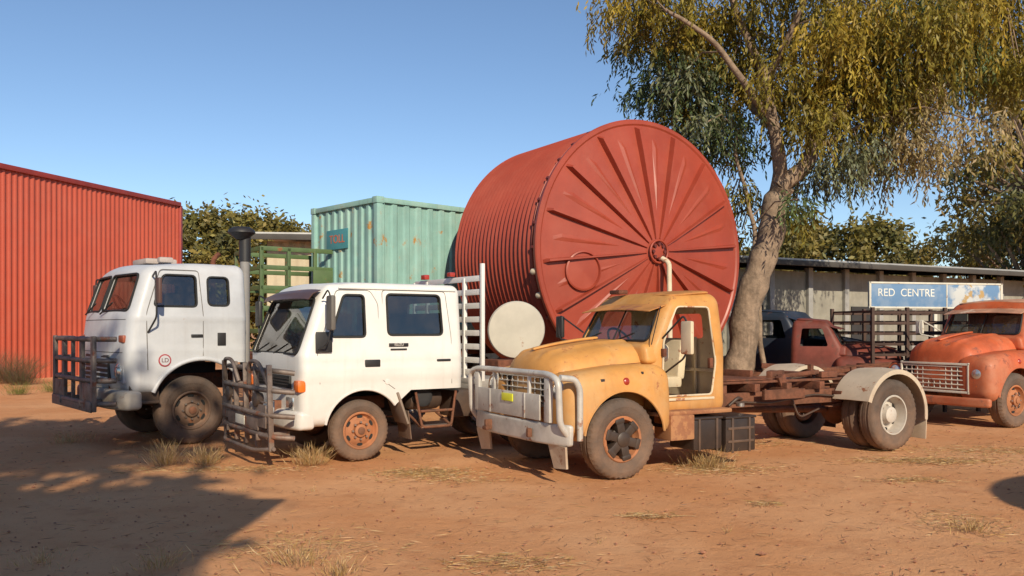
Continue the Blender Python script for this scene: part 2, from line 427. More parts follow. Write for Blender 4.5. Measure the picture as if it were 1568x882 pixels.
    for k in range(opt.get('gh',6)):
        z=.93+gz+(-.12+.26*k/(opt.get('gh',6)-1))*gs; L.append(((gx,0,z),(.03,1.08,.018)))
    for k in range(opt.get('gv',5)):
        y=-.5+1.0*k/(opt.get('gv',5)-1); L.append(((gx-.004,y,.94+gz),(.02,.016,.27*gs)))
    L+=[((gx+.004,0,.93+gz+.17*gs),(.04,1.2,.035)),((gx+.004,0,.93+gz-.155*gs),(.04,1.2,.035)),((gx+.004,.585,.94+gz),(.04,.03,.36*gs)),((gx+.004,-.585,.94+gz),(.04,.03,.36*gs))]
    boxes('grille_bars',L,gm,par,.006)
    boxes('front_apron',[((.62,0,.66),(.12,1.5,.2))],opt.get('apron',body),par,.04)
    chassis(par,.66,opt['rail'],.62,.80,.42,RUSTY,9)
    axle(par,0,zc,.75,RUSTY,False)
    boxes('engine_sump',[((-.1,0,.62),(.9,.35,.4)),((-1.1,0,.6),(.5,.3,.3))],RUSTY,par,.05)
    tubes('drive_shaft',[[(-1.3,0,.6),(opt['wb'],0,opt['rr'])]],.045,RUSTY,par,10)
    wb=opt['wb']; q=opt['rr']
    axle(par,wb,q,.75)
    for s,nm in ((1,'left'),(-1,'right')):
        wheel(par,nm+'_rear_outer',wb,s*.86,q,q,.23,s,opt.get('rrim',rimm),'deep',opt.get('rhub'))
        wheel(par,nm+'_rear_inner',wb,s*.585,q,q,.23,s,rimm,'deep')
    return par

YEL=mat('faded_yellow_paint',(.56,.265,.065),.6,var=.18,scale=1.6,rust=.40,rustcol=(.24,.09,.035),rscale=5,dust=.45,coat=.05,streak=.35,streakcol=(.34,.13,.04),fade=.65,fadecol=(.57,.36,.16))
YELROOF=mat('sunburnt_yellow_paint',(.50,.22,.06),.7,var=.25,scale=3,rust=.62,rustcol=(.22,.08,.04),rscale=3.5)
CREAM=mat('cream_inner_paint',(.62,.53,.38),.7,var=.15,rust=.5,rustcol=(.25,.1,.05),rscale=4,dust=.3)
BEIGE=mat('beige_fender_paint',(.54,.46,.35),.6,var=.15,rust=.42,rscale=4,dust=.45)
WHRIM=mat('grey_white_rim',(.5,.48,.43),.6,var=.2,rust=.4,rscale=8,dust=.3)
ORRIM=mat('orange_rust_rim',(.36,.13,.05),.75,var=.3,rust=.5,rscale=8,dust=.3)

yel=bonnet_truck('yellow_bonneted_truck',(.734,9.845),29,YEL,CREAM,ORRIM,dict(nodoor=True,wr=.435,wz=.418,wb=-4.35,rr=.465,rail=-5.1,fstyle='spoke',roofm=YELROOF,rrim=WHRIM,rhub=RUSTY,seatm=CREAM,gh=5,gv=9,seam=SEAMY,hubm=mat('black_hub',(.015,.015,.016),.5,dust=.15)))
SILV=mat('silver_bullbar_paint',(.50,.49,.46),.5,.15,var=.22,rust=.42,rscale=6,dust=.25)
TAG=mat('yellow_green_plate',(.70,.72,.03),.5)
def yellow_extras(p):
    T=[]
    T.append(smoothpath([(.74,1.0,.5),(.84,1.0,.62),(.86,1.0,1.08),(.86,.8,1.13),(.86,-.8,1.13),(.86,-1.0,1.08),(.84,-1.0,.62),(.74,-1.0,.5)],.1,5))
    T.append(smoothpath([(.60,1.0,.45),(.6,1.0,.98),(.66,1.0,1.08),(.84,1.0,1.10)],.1,4))
    tubes('bullbar_tubes',T,.034,SILV,p,10)
    boxes('bullbar_uprights',[((.855,.80,.86),(.05,.11,.46)),((.855,-.80,.86),(.05,.11,.46)),((.85,.40,.98),(.03,.05,.26)),((.85,-.40,.98),(.03,.05,.26))],SILV,p,.015)
    rb('bumper_plate',(.82,-1.05,.40),(.88,1.05,.62),(.02,.04,.03),SILV,p,lambda x,y,z:(x-.12*abs(y/1.05)**4+dent(0,y,z)*2,y,z),(1,18,3))
    boxes('bullbar_face_plate',[((.872,-.05,.775),(.02,1.42,.27)),((.885,.35,.775),(.01,.03,.27)),((.885,-.45,.775),(.01,.03,.27))],SILV,p,.008)
    boxes('licence_tag',[((.89,-.02,.84),(.012,.25,.085))],TAG,p,.004)
    boxes('tow_shackle',[((.92,-.42,.50),(.09,.05,.12)),((.95,-.42,.46),(.05,.11,.05)),((.91,.5,.5),(.06,.05,.1))],RUSTY,p,.02)
    for y,n in ((.86,'left'),(-.80,'right')):
        V=[(.80,y-.16,.40),(.80,y+.17,.40),(.76,y+.13,.17),(.77,y-.09,.15),(.775,y-.16,.40),(.775,y+.17,.40),(.735,y+.13,.17),(.745,y-.09,.15)]
        mk(n+'_bumper_flap',V,[(0,1,2,3),(4,5,6,7),(0,1,5,4),(1,2,6,5),(2,3,7,6),(3,0,4,7)],BEIGE,p)
    boxes('battery_box',[((-1.18,.72,.40),(.42,.42,.34)),((-1.18,.72,.585),(.44,.44,.03)),((-1.66,.74,.37),(.46,.42,.38)),((-1.66,.74,.575),(.48,.44,.03))],mat('black_box_paint',(.012,.012,.014),.4,var=.3,dust=.12,rust=.25),p,.02)
    boxes('box_straps',[((-1.05,.935,.40),(.03,.014,.36)),((-1.31,.935,.40),(.03,.014,.36)),((-1.53,.955,.37),(.03,.014,.4)),((-1.79,.955,.37),(.03,.014,.4)),((-1.66,.955,.45),(.4,.01,.03)),((-1.66,.955,.30),(.4,.01,.03))],BLACK,p,.004)
    boxes('running_board',[((-.80,.80,.50),(.34,.3,.28)),((-1.0,.78,.66),(1.1,.3,.05))],mat('rusty_sill',(.40,.18,.07),.8,rust=.75,dust=.5),p,.02)
    lathe('filler_cap',[(.05,0),(.05,.04),(.001,.045)],CHROME,p,'z',(-1.97,.62,.66),16)
    tubes('pipes',[smoothpath([(-1.9,.5,.66),(-2.0,.55,.76),(-2.2,.4,.72),(-2.6,.3,.8)],.06)],.02,BLACK,p)
    L=[]
    for x in (-1.8,-2.35,-2.9,-3.5,-4.95): L.append(((x,0,.86),(.09,1.05,.1)))
    L+=[((-3.4,.36,.925),(3.1,.08,.03)),((-3.4,-.36,.925),(3.1,.08,.03)),((-5.1,0,.72),(.06,1.5,.2)),((-2.7,.62,.78),(.7,.05,.12)),((-2.2,-.6,.62),(.6,.3,.35)),((-2.3,0,.955),(.9,.78,.02))]
    boxes('subframe',L,RUSTY,p,.006)
    boxes('loose_brackets',[((-3.1,.1,1.0),(.5,.06,.08),(0,0,.4)),((-3.6,-.1,.98),(.1,.7,.06),(0,.1,.2)),((-2.7,-.2,1.0),(.06,.5,.1),(0,0,.1)),((-3.3,.3,1.0),(.6,.04,.05),(0,.1,-.3)),((-2.9,.4,.9),(.12,.08,.2),(0,.4,0)),((-3.75,.38,.99),(.3,.1,.08))],RUSTY,p,.008)
    tubes('brake_lines',[smoothpath([(-2,.46,.7),(-2.6,.48,.66),(-3.4,.47,.74),(-4.1,.46,.68)],.1),smoothpath([(-2.6,-.1,.6),(-3,.1,.8),(-3.8,.0,.82)],.1),smoothpath([(-3.0,.45,.75),(-3.1,.5,.45),(-3.5,.47,.55)],.1)],.012,BLACK,p,6)
    for s,nm in ((1,'left'),(-1,'right')):
        V=[];F=[]; n=30; prof=[(.0,-.05),(.0,0),(.29,.018),(.56,0),(.565,-.06)]
        for k in range(n+1):
            an=R(20+168*k/n)
            for (w,dr) in prof:
                rr=.60+dr; V.append((-4.35+rr*1.02*math.cos(an),s*(.455+w),.465+rr*math.sin(an)))
        m=len(prof)
        for k in range(n):
            for j in range(m-1): F.append((k*m+j,k*m+j+1,(k+1)*m+j+1,(k+1)*m+j))
        o=mk(nm+'_rear_mudguard',V,F,BEIGE,p,50); md=o.modifiers.new('s','SOLIDIFY'); md.thickness=.012
        boxes(nm+'_mudflap',[((-4.965,s*.74,.27),(.015,.5,.30),(0,-.06,0))],BEIGE if s>0 else RUBBER,p,.004)
        boxes(nm+'_guard_bracket',[((-4.35,s*.45,.98),(.06,.12,.2)),((-3.82,s*.5,.75),(.05,.16,.05))],RUSTY,p,.006)
    mirror(p,'right',(-.50,-1.12,1.62),.15,.28,(-.62,-.76,1.55),(-.6,-.76,1.40),BLACK)
    boxes('left_mirror',[((-.68,1.16,1.50),(.05,.17,.36))],CREAM,p,.03)
    tubes('left_mirror_arm',[smoothpath([(-.66,.78,1.50),(-.66,1.12,1.74),(-.68,1.16,1.66)],.06),smoothpath([(-.66,.80,1.10),(-.66,1.12,1.27),(-.68,1.16,1.36)],.06)],.012,BLACK,p,6)
    tubes('aerial',[[(-.5,.77,1.42),(-.62,.78,1.85)]],.006,GASKET,p,5)
    boxes('wiper',[((-.475,.3,1.50),(.02,.4,.015),(.25,0,0)),((-.475,-.35,1.50),(.02,.4,.015),(.25,0,0))],GASKET,p,.004)
    boxes('bonnet_latch',[((.28,.945,1.02),(.05,.02,.10)),((-.25,.93,1.12),(.03,.02,.03))],BLACK,p,.005)
    boxes('roof_debris',[((-.8,-.25,2.045),(.14,.2,.05))],RUSTY,p,.015)
yellow_extras(yel)

OR=mat('faded_orange_paint',(.50,.10,.03),.6,var=.25,scale=1.8,rust=.52,rustcol=(.16,.05,.03),rscale=4,dust=.4,coat=.05,streak=.4,streakcol=(.22,.05,.025),fade=.6,fadecol=(.50,.22,.12))
WHP=mat('white_grille_paint',(.62,.59,.50),.6,rust=.4,rscale=8)
ORTOP=mat('chalky_orange_roof',(.50,.26,.16),.7,var=.3,rust=.5,rustcol=(.42,.32,.24),rscale=3)
org=bonnet_truck('orange_bonneted_truck',(7.66,14.5),29,OR,OR,ORRIM,dict(wr=.43,wz=.425,wb=-3.9,rr=.45,rail=-4.7,sc=1.03,grille=WHP,gh=6,gv=11,gz=-.17,gs=1.35,roofm=ORTOP,bezel=OR,apron=OR,ridge=OR,seam=SEAMY))
rb('front_bumper',(.74,-.95,.34),(.82,.95,.48),(.03,.04,.04),OR,org,lambda x,y,z:(x-.08*abs(y/.95)**4,y,z),(1,12,2))
mirror(org,'left',(-.55,1.05,1.55),.14,.24,(-.62,.76,1.5),(-.6,.76,1.38),BLACK)
mirror(org,'right',(-.50,-1.10,1.58),.14,.24,(-.62,-.76,1.5),(-.6,-.76,1.38),WHP)
boxes('tray',[((-3.2,0,1.0),(2.9,2.1,.12)),((-1.78,0,1.5),(.06,2.0,.9))],RUSTY,org,.01)

DKB=mat('dark_blue_black_paint',(.02,.03,.05),.45,rust=.35,dust=.3,coat=.2)
RR=mat('rusty_red_paint',(.17,.04,.026),.6,var=.3,rust=.55,rustcol=(.1,.04,.03),dust=.3)
dk=bonnet_truck('dark_derelict_truck',(6.9,18.1),140,DKB,DKB,ORRIM,dict(wr=.43,wz=.42,wb=-3.2,rr=.45,rail=-3.8,sc=.98,ridge=DKB))
rd=bonnet_truck('rusty_red_derelict_truck',(7.1,16.9),155,RR,RR,ORRIM,dict(wr=.43,wz=.42,wb=-3.2,rr=.45,rail=-3.8,sc=.88,ridge=RR))

# ---------------------------------------------------------------- white crew-cab truck
WHT=mat('chalky_white_paint',(.72,.71,.68),.45,var=.06,scale=2,rust=.17,rustcol=(.3,.14,.07),rscale=6,dust=.28,coat=.2,streak=.14,streakcol=(.35,.28,.2))
WHI=mat('grey_inner_trim',(.16,.16,.165),.8)
def crew_truck():
    p=empty('white_crew_cab_truck',(-2.295,10.955,0),R(180+34))
    B=1.30
    def W(x,y,z):
        t=clamp((z-B)/.85); fx=sst((x+.1)/.88)
        cr=.010*math.exp(-((z-1.24)/.03)**2)-.012*sst((z-.95)/.06)*sst((1.20-z)/.06)
        return (x-.33*t*fx+.045*(1-(y/.95)**2)*fx, y*(1-.095*t)+math.copysign(cr*(abs(y)>.9),y)+dent(x,y,z)*.35, z+.035*(1-(y/.95)**2)*sst((z-1.8)/.3)-.03*sst((z-1.9)/.2)*fx)
    hw=lambda z:.95*(1-.095*clamp((z-B)/.85))
    fxx=lambda z:.78-.33*clamp((z-B)/.85)
    ws=rpoly([(-.84,1.30),(.84,1.30),(.77,1.96),(-.77,1.96)],.08)
    w1=rpoly([(.42,1.50),(-.02,1.50),(-.02,2.0),(.24,2.0)],.05)
    w2=rpoly([(-.32,1.52),(-1.08,1.52),(-1.06,2.02),(-.32,2.02)],.06)
    cuts=[prism('x',ws,.2,1.4),prism('y',w1,.5,1.4),prism('y',w1,-1.4,-.5),prism('y',w2,.5,1.4),prism('y',w2,-1.4,-.5),
          prism('x',rpoly([(-.6,1.5),(.6,1.5),(.58,1.95),(-.58,1.95)],.06),-1.8,-1.1),
          prism('y',circ(0,.37,.50,36),.45,1.3),prism('y',circ(0,.37,.50,36),-1.3,-.45),
          prism('y',[(-.35,-.2),(-1.7,-.2),(-1.7,.84),(-.62,.84),(-.40,.66)],-1.4,1.4)]
    rb('cab',(-1.38,-.95,.45),(.78,.95,2.15),(.10,.10,.11),[WHT,WHI],p,W,(16,10,36),.03,cuts)
    pane('windscreen',ws,lambda u,v:(fxx(v)+.035*(1-(u/.95)**2)-.012,u,v),GLASS,p)
    tubes('windscreen_gasket',[[(fxx(v)+.045*(1-(u/.95)**2)+.006,u,v) for u,v in ws]],.016,GASKET,p,6,True)
    for s,nm in ((1,'left'),(-1,'right')):
        for w,wn in ((w1,'front'),(w2,'rear')):
            pane(f'{nm}_{wn}_window',w,lambda u,v,s=s:(u,s*(hw(v)-.018),v),GLASSD,p)
            tubes(f'{nm}_{wn}_window_gasket',[[(u,s*(hw(v)+.002),v) for u,v in w]],.015,GASKET,p,6,True)
    on=lambda pts,c=False,rad=.05:[(q.x,hw(q.y)+.0005,q.y) for q in smoothpath([(a,b,0) for a,b in pts],rad,4,c)]
    tubes('door_seams',[on([(.56,.95),(.60,1.28),(.33,2.06),(-.10,2.06),(-.20,1.9),(-.20,1.0),(-.40,.86)]),
        on([(-.26,.95),(-.26,2.07),(-1.14,2.07),(-1.20,1.5),(-1.20,.90)])],.0045,SEAMW,p,5)
    boxes('drip_rail',[((-.5,.875,2.085),(1.6,.02,.02)),((-.5,-.875,2.085),(1.6,.02,.02))],WHT,p,.006)
    boxes('door_handles',[((-.10,.955,1.18),(.20,.03,.09)),((-1.08,.955,1.20),(.20,.03,.03))],BLACK,p,.012)
    boxes('door_badge',[((-.45,.955,1.40),(.26,.012,.04)),((-.45,.955,1.345),(.22,.012,.02))],BLACK,p,.003)
    text('door_badge_lettering','ISUZU',.045,WHT,p,(-.45,.9625,1.40),(R(90),0,R(180)))
    lathe('fuel_flap',[(.035,0),(.03,.01),(.001,.012)],WHT,p,'y',(-.3,.95,.95),16)
    V=[];F=[]
    for i in range(13):
        y=-.84+1.68*i/12
        for dx,z in ((0,2.075),(.10,2.03),(.15,1.96)): V.append((.50+dx+.04*(1-(y/.95)**2),y,z-.02*(y/.84)**4))
    for i in range(12):
        for j in range(2): a=i*3+j; F.append((a,a+1,a+4,a+3))
    o=mk('sun_visor',V,F,mat('rust_brown_visor',(.10,.05,.035),.5,rust=.4,coat=.2),p,60); o.modifiers.new('s','SOLIDIFY').thickness=.008
    boxes('seats',[((.0,.45,1.2),(.5,.5,.14)),((-.28,.45,1.5),(.14,.5,.6)),((.0,-.45,1.2),(.5,.5,.14)),((-.28,-.45,1.5),(.14,.5,.6)),((-.9,0,1.2),(.45,1.5,.14)),((-1.2,0,1.5),(.14,1.5,.6))],SEAT,p,.05)
    boxes('floor',[((-.28,0,1.0),(1.95,1.78,.04)),((-.0,0,1.08),(.9,.5,.2))],DARKIN,p)
    rb('dashboard',(.42,-.86,1.15),(.74,.86,1.36),(.06,.04,.06),DARKIN,p)
    steering(p,(.36,-.42,1.42),.2)
    boxes('wheel_well_liner',[((0,0,.90),(1.0,1.5,.04)),((.5,0,.68),(.03,1.7,.4)),((-.55,.0,.72),(.03,1.3,.35))],DARKIN,p)
    for s,nm in ((1,'left'),(-1,'right')):
        arc=[(.50*math.cos(R(t)),s*.945,.37+.50*math.sin(R(t))) for t in range(12,150,6)]
        tubes(nm+'_arch_lip',[arc],.016,WHT,p,6)
        boxes(nm+'_front_mudguard',[((-.50,s*.80,.62),(.03,.36,.42),(0,.35,0))],mat('grey_mudguard'+nm,(.22,.19,.16),.8,dust=.4),p,.01)
        boxes(nm+'_mudflap',[((-.62,s*.75,.40),(.015,.34,.36),(0,.12,0))],RUBBER,p,.003)
        wheel(p,nm+'_front',0,s*.76,.365,.37,.19,s,ORRIM,'dish',RUSTY,rr=.225)
        for dy in (.78,.56): wheel(p,nm+'_rear_%d'%int(dy*100),-2.5,s*dy,.365,.37,.19,s,WHRIM,'deep')
        boxes(nm+'_indicator',[((.772,s*.86,.93),(.10,.17,.14))],ORANGEL,p,.03)
        boxes(nm+'_headlamp',[((.79,s*.62,.72),(.05,.24,.15))],LENS,p,.03)
        boxes(nm+'_corner_vent',[((.62,s*.953,1.12),(.1,.012,.03))],BLACK,p,.003)
    boxes('grille',[((.815,0,.97),(.03,1.35,.15))],GASKET,p,.01)
    boxes('grille_slats',[((.832,0,.935+i*.035),(.012,1.3,.010)) for i in range(3)],BLACK,p,.003)
    text('grille_lettering','ISUZU',.11,WHT,p,(.834,-.1,.975),(R(90),0,R(90)))
    rb('front_bumper',(.70,-.95,.42),(.90,.95,.64),(.05,.06,.05),WHT,p,lambda x,y,z:(x-.10*abs(y/.95)**5,y,z),(2,14,2))
    tubes('wipers',[[(.82,.1,1.30),(.80,.55,1.42)],[(.82,-.6,1.30),(.80,-.15,1.42)]],.010,GASKET,p,5)
    T=[]
    for z,x in ((1.12,1.12),(.90,1.16),(.62,1.18),(.38,1.16)):
        T.append(smoothpath([(.88,1.0,z-.03),(x-.03,.93,z),(x,.7,z),(x,-.7,z),(x-.03,-.93,z),(.88,-1.0,z-.03)],.14,5))
    tubes('bullbar_rails',T,.030,DKSTEEL,p,10)
    L=[]
    for y in (.9,.42,0,-.42,-.9): L.append(((1.13,y,.70),(.06,.05 if abs(y)>.1 else .03,.98),(0,.03,0)))
    L+=[((1.17,0,.50),(.02,1.2,.16)),((1.0,.6,.35),(.4,.05,.08)),((1.0,-.6,.35),(.4,.05,.08)),((1.16,.65,.76),(.015,.4,.02)),((1.16,-.65,.76),(.015,.4,.02)),((1.17,.67,.60),(.015,.42,.26)),((1.17,-.67,.60),(.015,.42,.26))]
    boxes('bullbar_uprights',L,DKSTEEL,p,.01)
    tubes('bullbar_hoops',[smoothpath([(1.14,.88,.95),(1.20,.7,1.22),(1.20,.35,1.22),(1.16,.2,.95)],.12,5),smoothpath([(1.14,-.88,.95),(1.20,-.7,1.22),(1.20,-.35,1.22),(1.16,-.2,.95)],.12,5),smoothpath([(1.1,.95,.24),(1.22,.6,.2),(1.22,-.6,.2),(1.1,-.95,.24)],.12,5)],.024,DKSTEEL,p,8)
    boxes('number_plate',[((1.19,-.05,.50),(.01,.36,.11))],WHP,p,.004)
    for y in (.55,-.55): lathe('spot_lamp',[(.07,-.08),(.09,-.03),(.09,.01),(.08,.015),(.001,.02)],BLACK,p,'x',(1.19,y,.78),20)
    boxes('left_mirror',[((.50,1.13,1.78),(.06,.17,.40))],mat('grey_mirror_shell',(.12,.11,.10),.6,dust=.3),p,.03)
    tubes('left_mirror_arm',[smoothpath([(.52,.93,1.95),(.53,1.12,2.05),(.5,1.13,1.95)],.05),smoothpath([(.60,.95,1.34),(.54,1.12,1.42),(.5,1.13,1.6)],.05)],.010,BLACK,p,6)
    boxes('right_mirror',[((.62,-1.13,1.80),(.06,.17,.34))],BLACK,p,.03)
    tubes('right_mirror_arm',[smoothpath([(.52,-.93,1.95),(.62,-1.12,2.05),(.62,-1.13,1.95)],.05),smoothpath([(.60,-.95,1.34),(.62,-1.12,1.45),(.62,-1.13,1.65)],.05)],.012,BLACK,p,6)
    boxes('quarter_mirror',[((.52,.97,1.44),(.20,.03,.24))],BLACK,p,.03)
    chassis(p,.9,-3.2,.58,.74,.36,RUSTY,7); axle(p,0,.37,.7,RUSTY,False); axle(p,-2.5,.37,.7)
    boxes('gearbox',[((-.5,0,.6),(1.0,.4,.35))],DARKIN,p,.05)
    st=smoothpath([(-.72,.88,.80),(-.80,.90,.36),(-1.22,.90,.36),(-1.30,.88,.80)],.05)
    tubes('side_step',[st,[(-.78,.90,.56),(-1.24,.90,.56)],[(-.80,.90,.36),(-.8,.5,.5)],[(-1.22,.90,.36),(-1.22,.5,.5)]],.018,RUSTY,p,8)
    boxes('step_tread',[((-1.01,.83,.36),(.42,.16,.02))],ALLOY,p)
    lathe('air_tank',[(.001,-.24),(.12,-.22),(.14,-.18),(.14,.18),(.12,.22),(.001,.24)],BLACK,p,'x',(-.95,.62,.70),20,40)
    lathe('round_filter',[(.13,0),(.13,.10),(.10,.12),(.05,.12),(.001,.12)],DARKIN,p,'y',(-.86,.72,.74),24,40)
    boxes('fuel_tank',[((-1.55,.58,.62),(.45,.42,.36))],BLACK,p,.05)
    boxes('tray_deck',[((-2.45,0,.90),(1.65,1.9,.07)),((-2.45,.95,.87),(1.65,.04,.14)),((-2.45,-.95,.87),(1.65,.04,.14)),((-1.68,0,.82),(.1,1.4,.12)),((-3.0,0,.82),(.1,1.4,.12))],ALLOY,p,.01)
    L=[]
    for y in (.95,.50,-.55,-.95): L.append(((-1.66,y,1.68 if y>.9 else 1.60),(.05,.05,1.54 if y>.9 else 1.35)))
    for z in (2.26,2.08,1.90,1.72,1.54,1.36,1.18,1.02): L.append(((-1.664,0,z),(.035,1.86,.075)))
    boxes('headboard',L,WHT,p,.006)
    boxes('headboard_light',[((-1.62,-.55,2.34),(.08,.12,.07)),((-1.62,.2,2.34),(.08,.10,.06))],REDL,p,.01)
    d=lathe('round_steel_disc',[(.001,.035),(.35,.035),(.395,.03),(.41,.0),(.395,-.03),(.001,-.035)],mat('pale_cream_disc',(.50,.47,.40),.6,var=.08,rust=.2),p,'y',(0,0,0),56,40)
    d.location=(-2.56,.42,1.58); d.rotation_euler=(R(-6),0,R(-26))
    boxes('disc_stand',[((-2.55,.25,1.05),(.7,.5,.22))],RUSTY,p)
    return p
crew_truck()

# ---------------------------------------------------------------- grey cab-over truck
GRW=mat('chalky_grey_white_paint',(.50,.52,.55),.5,var=.09,scale=2,rust=.2,rustcol=(.22,.12,.08),rscale=6,dust=.3,coat=.12,streak=.15,streakcol=(.25,.21,.18),fade=.4,fadecol=(.58,.59,.60))
def cabover():
    p=empty('grey_cabover_truck',(-5.106,12.505,0),R(180+41))
    B=1.78
    def W(x,y,z):
        t=clamp((z-B)/.72); fx=sst((x+.2)/1.0)
        cr=.012*math.exp(-((z-1.74)/.03)**2)+.008*math.exp(-((z-1.30)/.025)**2)
        return (x-.24*t*fx+.10*(1-(y/1.1)**2)*fx+.05*fx*math.sin(clamp((z-.7)/1.1)*math.pi), y*(1-.085*t-.03*clamp((1.2-z)/.5)*fx)+math.copysign(cr*(abs(y)>1.0),y)+dent(x,y,z)*.5, z+.04*(1-(y/1.1)**2)*sst((z-2.2)/.25)-.05*sst((z-2.3)/.2)*fx)
    hw=lambda z:1.1*(1-.085*clamp((z-B)/.72))
    fx_=lambda y,z:.80-.24*clamp((z-B)/.72)+.10*(1-(y/1.1)**2)+.05*math.sin(clamp((z-.7)/1.1)*math.pi)
    wsn=rpoly([(.04,1.84),(.96,1.84),(.90,2.34),(.04,2.34)],.07); wsf=[(-a,b) for a,b in wsn][::-1]
    w1=rpoly([(.52,1.90),(-.06,1.90),(-.06,2.33),(.38,2.33)],.06)
    w2=rpoly([(-.22,1.92),(-.52,1.92),(-.52,2.32),(-.22,2.32)],.07)
    cuts=[prism('x',wsn,.1,1.6),prism('x',wsf,.1,1.6),prism('y',w1,.5,1.5),prism('y',w1,-1.5,-.5),prism('y',w2,.5,1.5),prism('y',w2,-1.5,-.5),
      prism('x',rpoly([(-.6,1.9),(.6,1.9),(.6,2.3),(-.6,2.3)],.06),-1.3,-.5),
      prism('y',circ(-.12,.48,.70,40),.4,1.5),prism('y',circ(-.12,.48,.70,40),-1.5,-.4),
      prism('y',[(-.6,-.2),(-1.2,-.2),(-1.2,1.12),(-.6,1.12)],-1.5,1.5)]
    rb('cab',(-.80,-1.1,.72),(.80,1.1,2.50),(.12,.14,.14),[GRW,WHI],p,W,(12,12,36),.03,cuts)
    for ws,nm in ((wsn,'left'),(wsf,'right')):
        pane(nm+'_windscreen',ws,lambda u,v:(fx_(u,v)-.02,u,v),GLASS,p)
        tubes(nm+'_windscreen_gasket',[[(fx_(u,v)+.004,u,v) for u,v in ws]],.016,GASKET,p,6,True)
    for s,nm in ((1,'left'),(-1,'right')):
        for w,wn in ((w1,'door'),(w2,'rear')):
            pane(f'{nm}_{wn}_window',w,lambda u,v,s=s:(u,s*(hw(v)-.02),v),GLASS if wn=='door' else GLASSD,p)
            tubes(f'{nm}_{wn}_window_gasket',[[(u,s*(hw(v)+.002),v) for u,v in w]],.015,GASKET,p,6,True)
        arc=[(-.12+.70*math.cos(R(t)),s*1.09,.48+.70*math.sin(R(t))) for t in range(22,134,5)]
        tubes(nm+'_arch_flare',[arc],.03,GRW,p,8)
        wheel(p,nm+'_front',-.03,s*.87,.465,.475,.26,s,mat('brown_rim'+nm,(.10,.07,.055),.8,rust=.5,dust=.4),'dish',RUSTY)
        for dy in (.9,.6): wheel(p,nm+'_rear_%d'%int(dy*100),-3.6,s*dy,.475,.48,.26,s,WHRIM,'deep')
        lathe(nm+'_headlamp',[(.10,-.02),(.12,.0),(.12,.03),(.10,.04),(.06,.055),(.001,.06)],LENS,p,'x',(.865,s*.80,1.02),24,50)
        boxes(nm+'_indicator',[((.86,s*.90,1.46),(.06,.20,.10))],mat('faded_red_lens'+nm,(.30,.08,.04),.4),p,.02)
        boxes(nm+'_headlamp_panel',[((.85,s*.78,1.03),(.05,.36,.32))],GRW,p,.03)
    tubes('wipers',[[(.93,.12,1.80),(.90,.6,1.95)],[(.93,-.6,1.80),(.92,-.12,1.95)]],.011,GASKET,p,5)
    on=lambda pts,c=False,rad=.05:[(q.x,hw(q.y)+.0005,q.y) for q in smoothpath([(a,b,0) for a,b in pts],rad,4,c)]
    tubes('door_seams',[on([(.60,1.05),(.62,1.80),(.42,2.40),(-.10,2.40),(-.14,1.8),(-.14,1.22)])],.006,SEAMW,p,5)
    tubes('front_seams',[[(fx_(y,1.72)+.001,y,1.72) for y in [-.95+1.9*i/12 for i in range(13)]],[(fx_(y,1.28)+.001,y,1.28) for y in [-.95+1.9*i/12 for i in range(13)]]],.005,SEAMW,p,5)
    boxes('grille',[((.915,0,1.06),(.06,1.1,.36))],BLACK,p,.02); boxes('grille_slats',[((.95,0,.93+.065*i),(.015,1.05,.02)) for i in range(5)],GRW,p,.004)
    boxes('door_handle',[((-.05,1.11,1.50),(.16,.03,.04)),((-.40,1.105,1.45),(.12,.02,.18))],BLACK,p,.01)
    lathe('door_emblem',[(.085,0),(.083,.004),(.001,.005)],mat('red_emblem',(.35,.04,.05),.5),p,'y',(.38,1.101,1.17),28)
    lathe('door_emblem_centre',[(.068,0),(.066,.003),(.001,.004)],GRW,p,'y',(.38,1.106,1.17),28)
    text('door_emblem_lettering','LD',.08,mat('dark_text',(.12,.03,.04),.5),p,(.38,1.112,1.17),(R(90),0,R(180)))
    boxes('roof_unit',[((.12,-.1,2.57),(.45,.6,.08)),((.12,.35,2.58),(.2,.12,.08))],mat('pale_roof_unit',(.42,.36,.33),.7),p,.03)
    boxes('interior',[((.0,.55,1.5),(.5,.55,.16)),((-.3,.55,1.8),(.15,.5,.7)),((.0,-.55,1.5),(.5,.55,.16)),((-.3,-.55,1.8),(.15,.5,.7)),((.1,0,1.3),(1.2,.55,.5)),((.0,0,1.22),(1.45,2.05,.04))],SEAT,p,.05)
    rb('dashboard',(.5,-.98,1.6),(.80,.98,1.86),(.06,.04,.06),DARKIN,p); steering(p,(.42,-.55,1.9),.24)
    boxes('well_liner',[((-.12,0,1.17),(1.35,2.0,.03)),((.55,0,.92),(.03,1.95,.5))],DARKIN,p)
    rb('front_bumper',(.78,-1.14,.52),(.98,1.14,.78),(.05,.06,.06),mat('cream_bumper',(.52,.48,.41),.6,rust=.4,dust=.4),p,lambda x,y,z:(x-.16*abs(y/1.14)**5+.04,y,z),(2,14,2))
    boxes('step',[((.62,1.02,.62),(.35,.2,.04)),((.62,1.0,.75),(.38,.04,.28))],BLACK,p,.01)
    T=[]
    for z in (1.46,1.18,.92,.62): T.append(smoothpath([(1.0,1.12,z),(1.22,1.0,z),(1.26,.7,z),(1.26,-.7,z),(1.22,-1.0,z),(1.0,-1.12,z)],.14,5))
    tubes('bullbar_rails',T,.034,DKSTEEL,p,10)
    boxes('bullbar_uprights',[((1.24,y,1.01),(.05,.12 if abs(y)>.3 else .05,.98)) for y in (.98,.45,0,-.45,-.98)]+[((1.27,0,.58),(.03,2.0,.14)),((1.1,.5,.6),(.4,.08,.1)),((1.1,-.5,.6),(.4,.08,.1)),((1.25,.72,.76),(.02,.42,.24)),((1.25,-.72,.76),(.02,.42,.24))],DKSTEEL,p,.012)
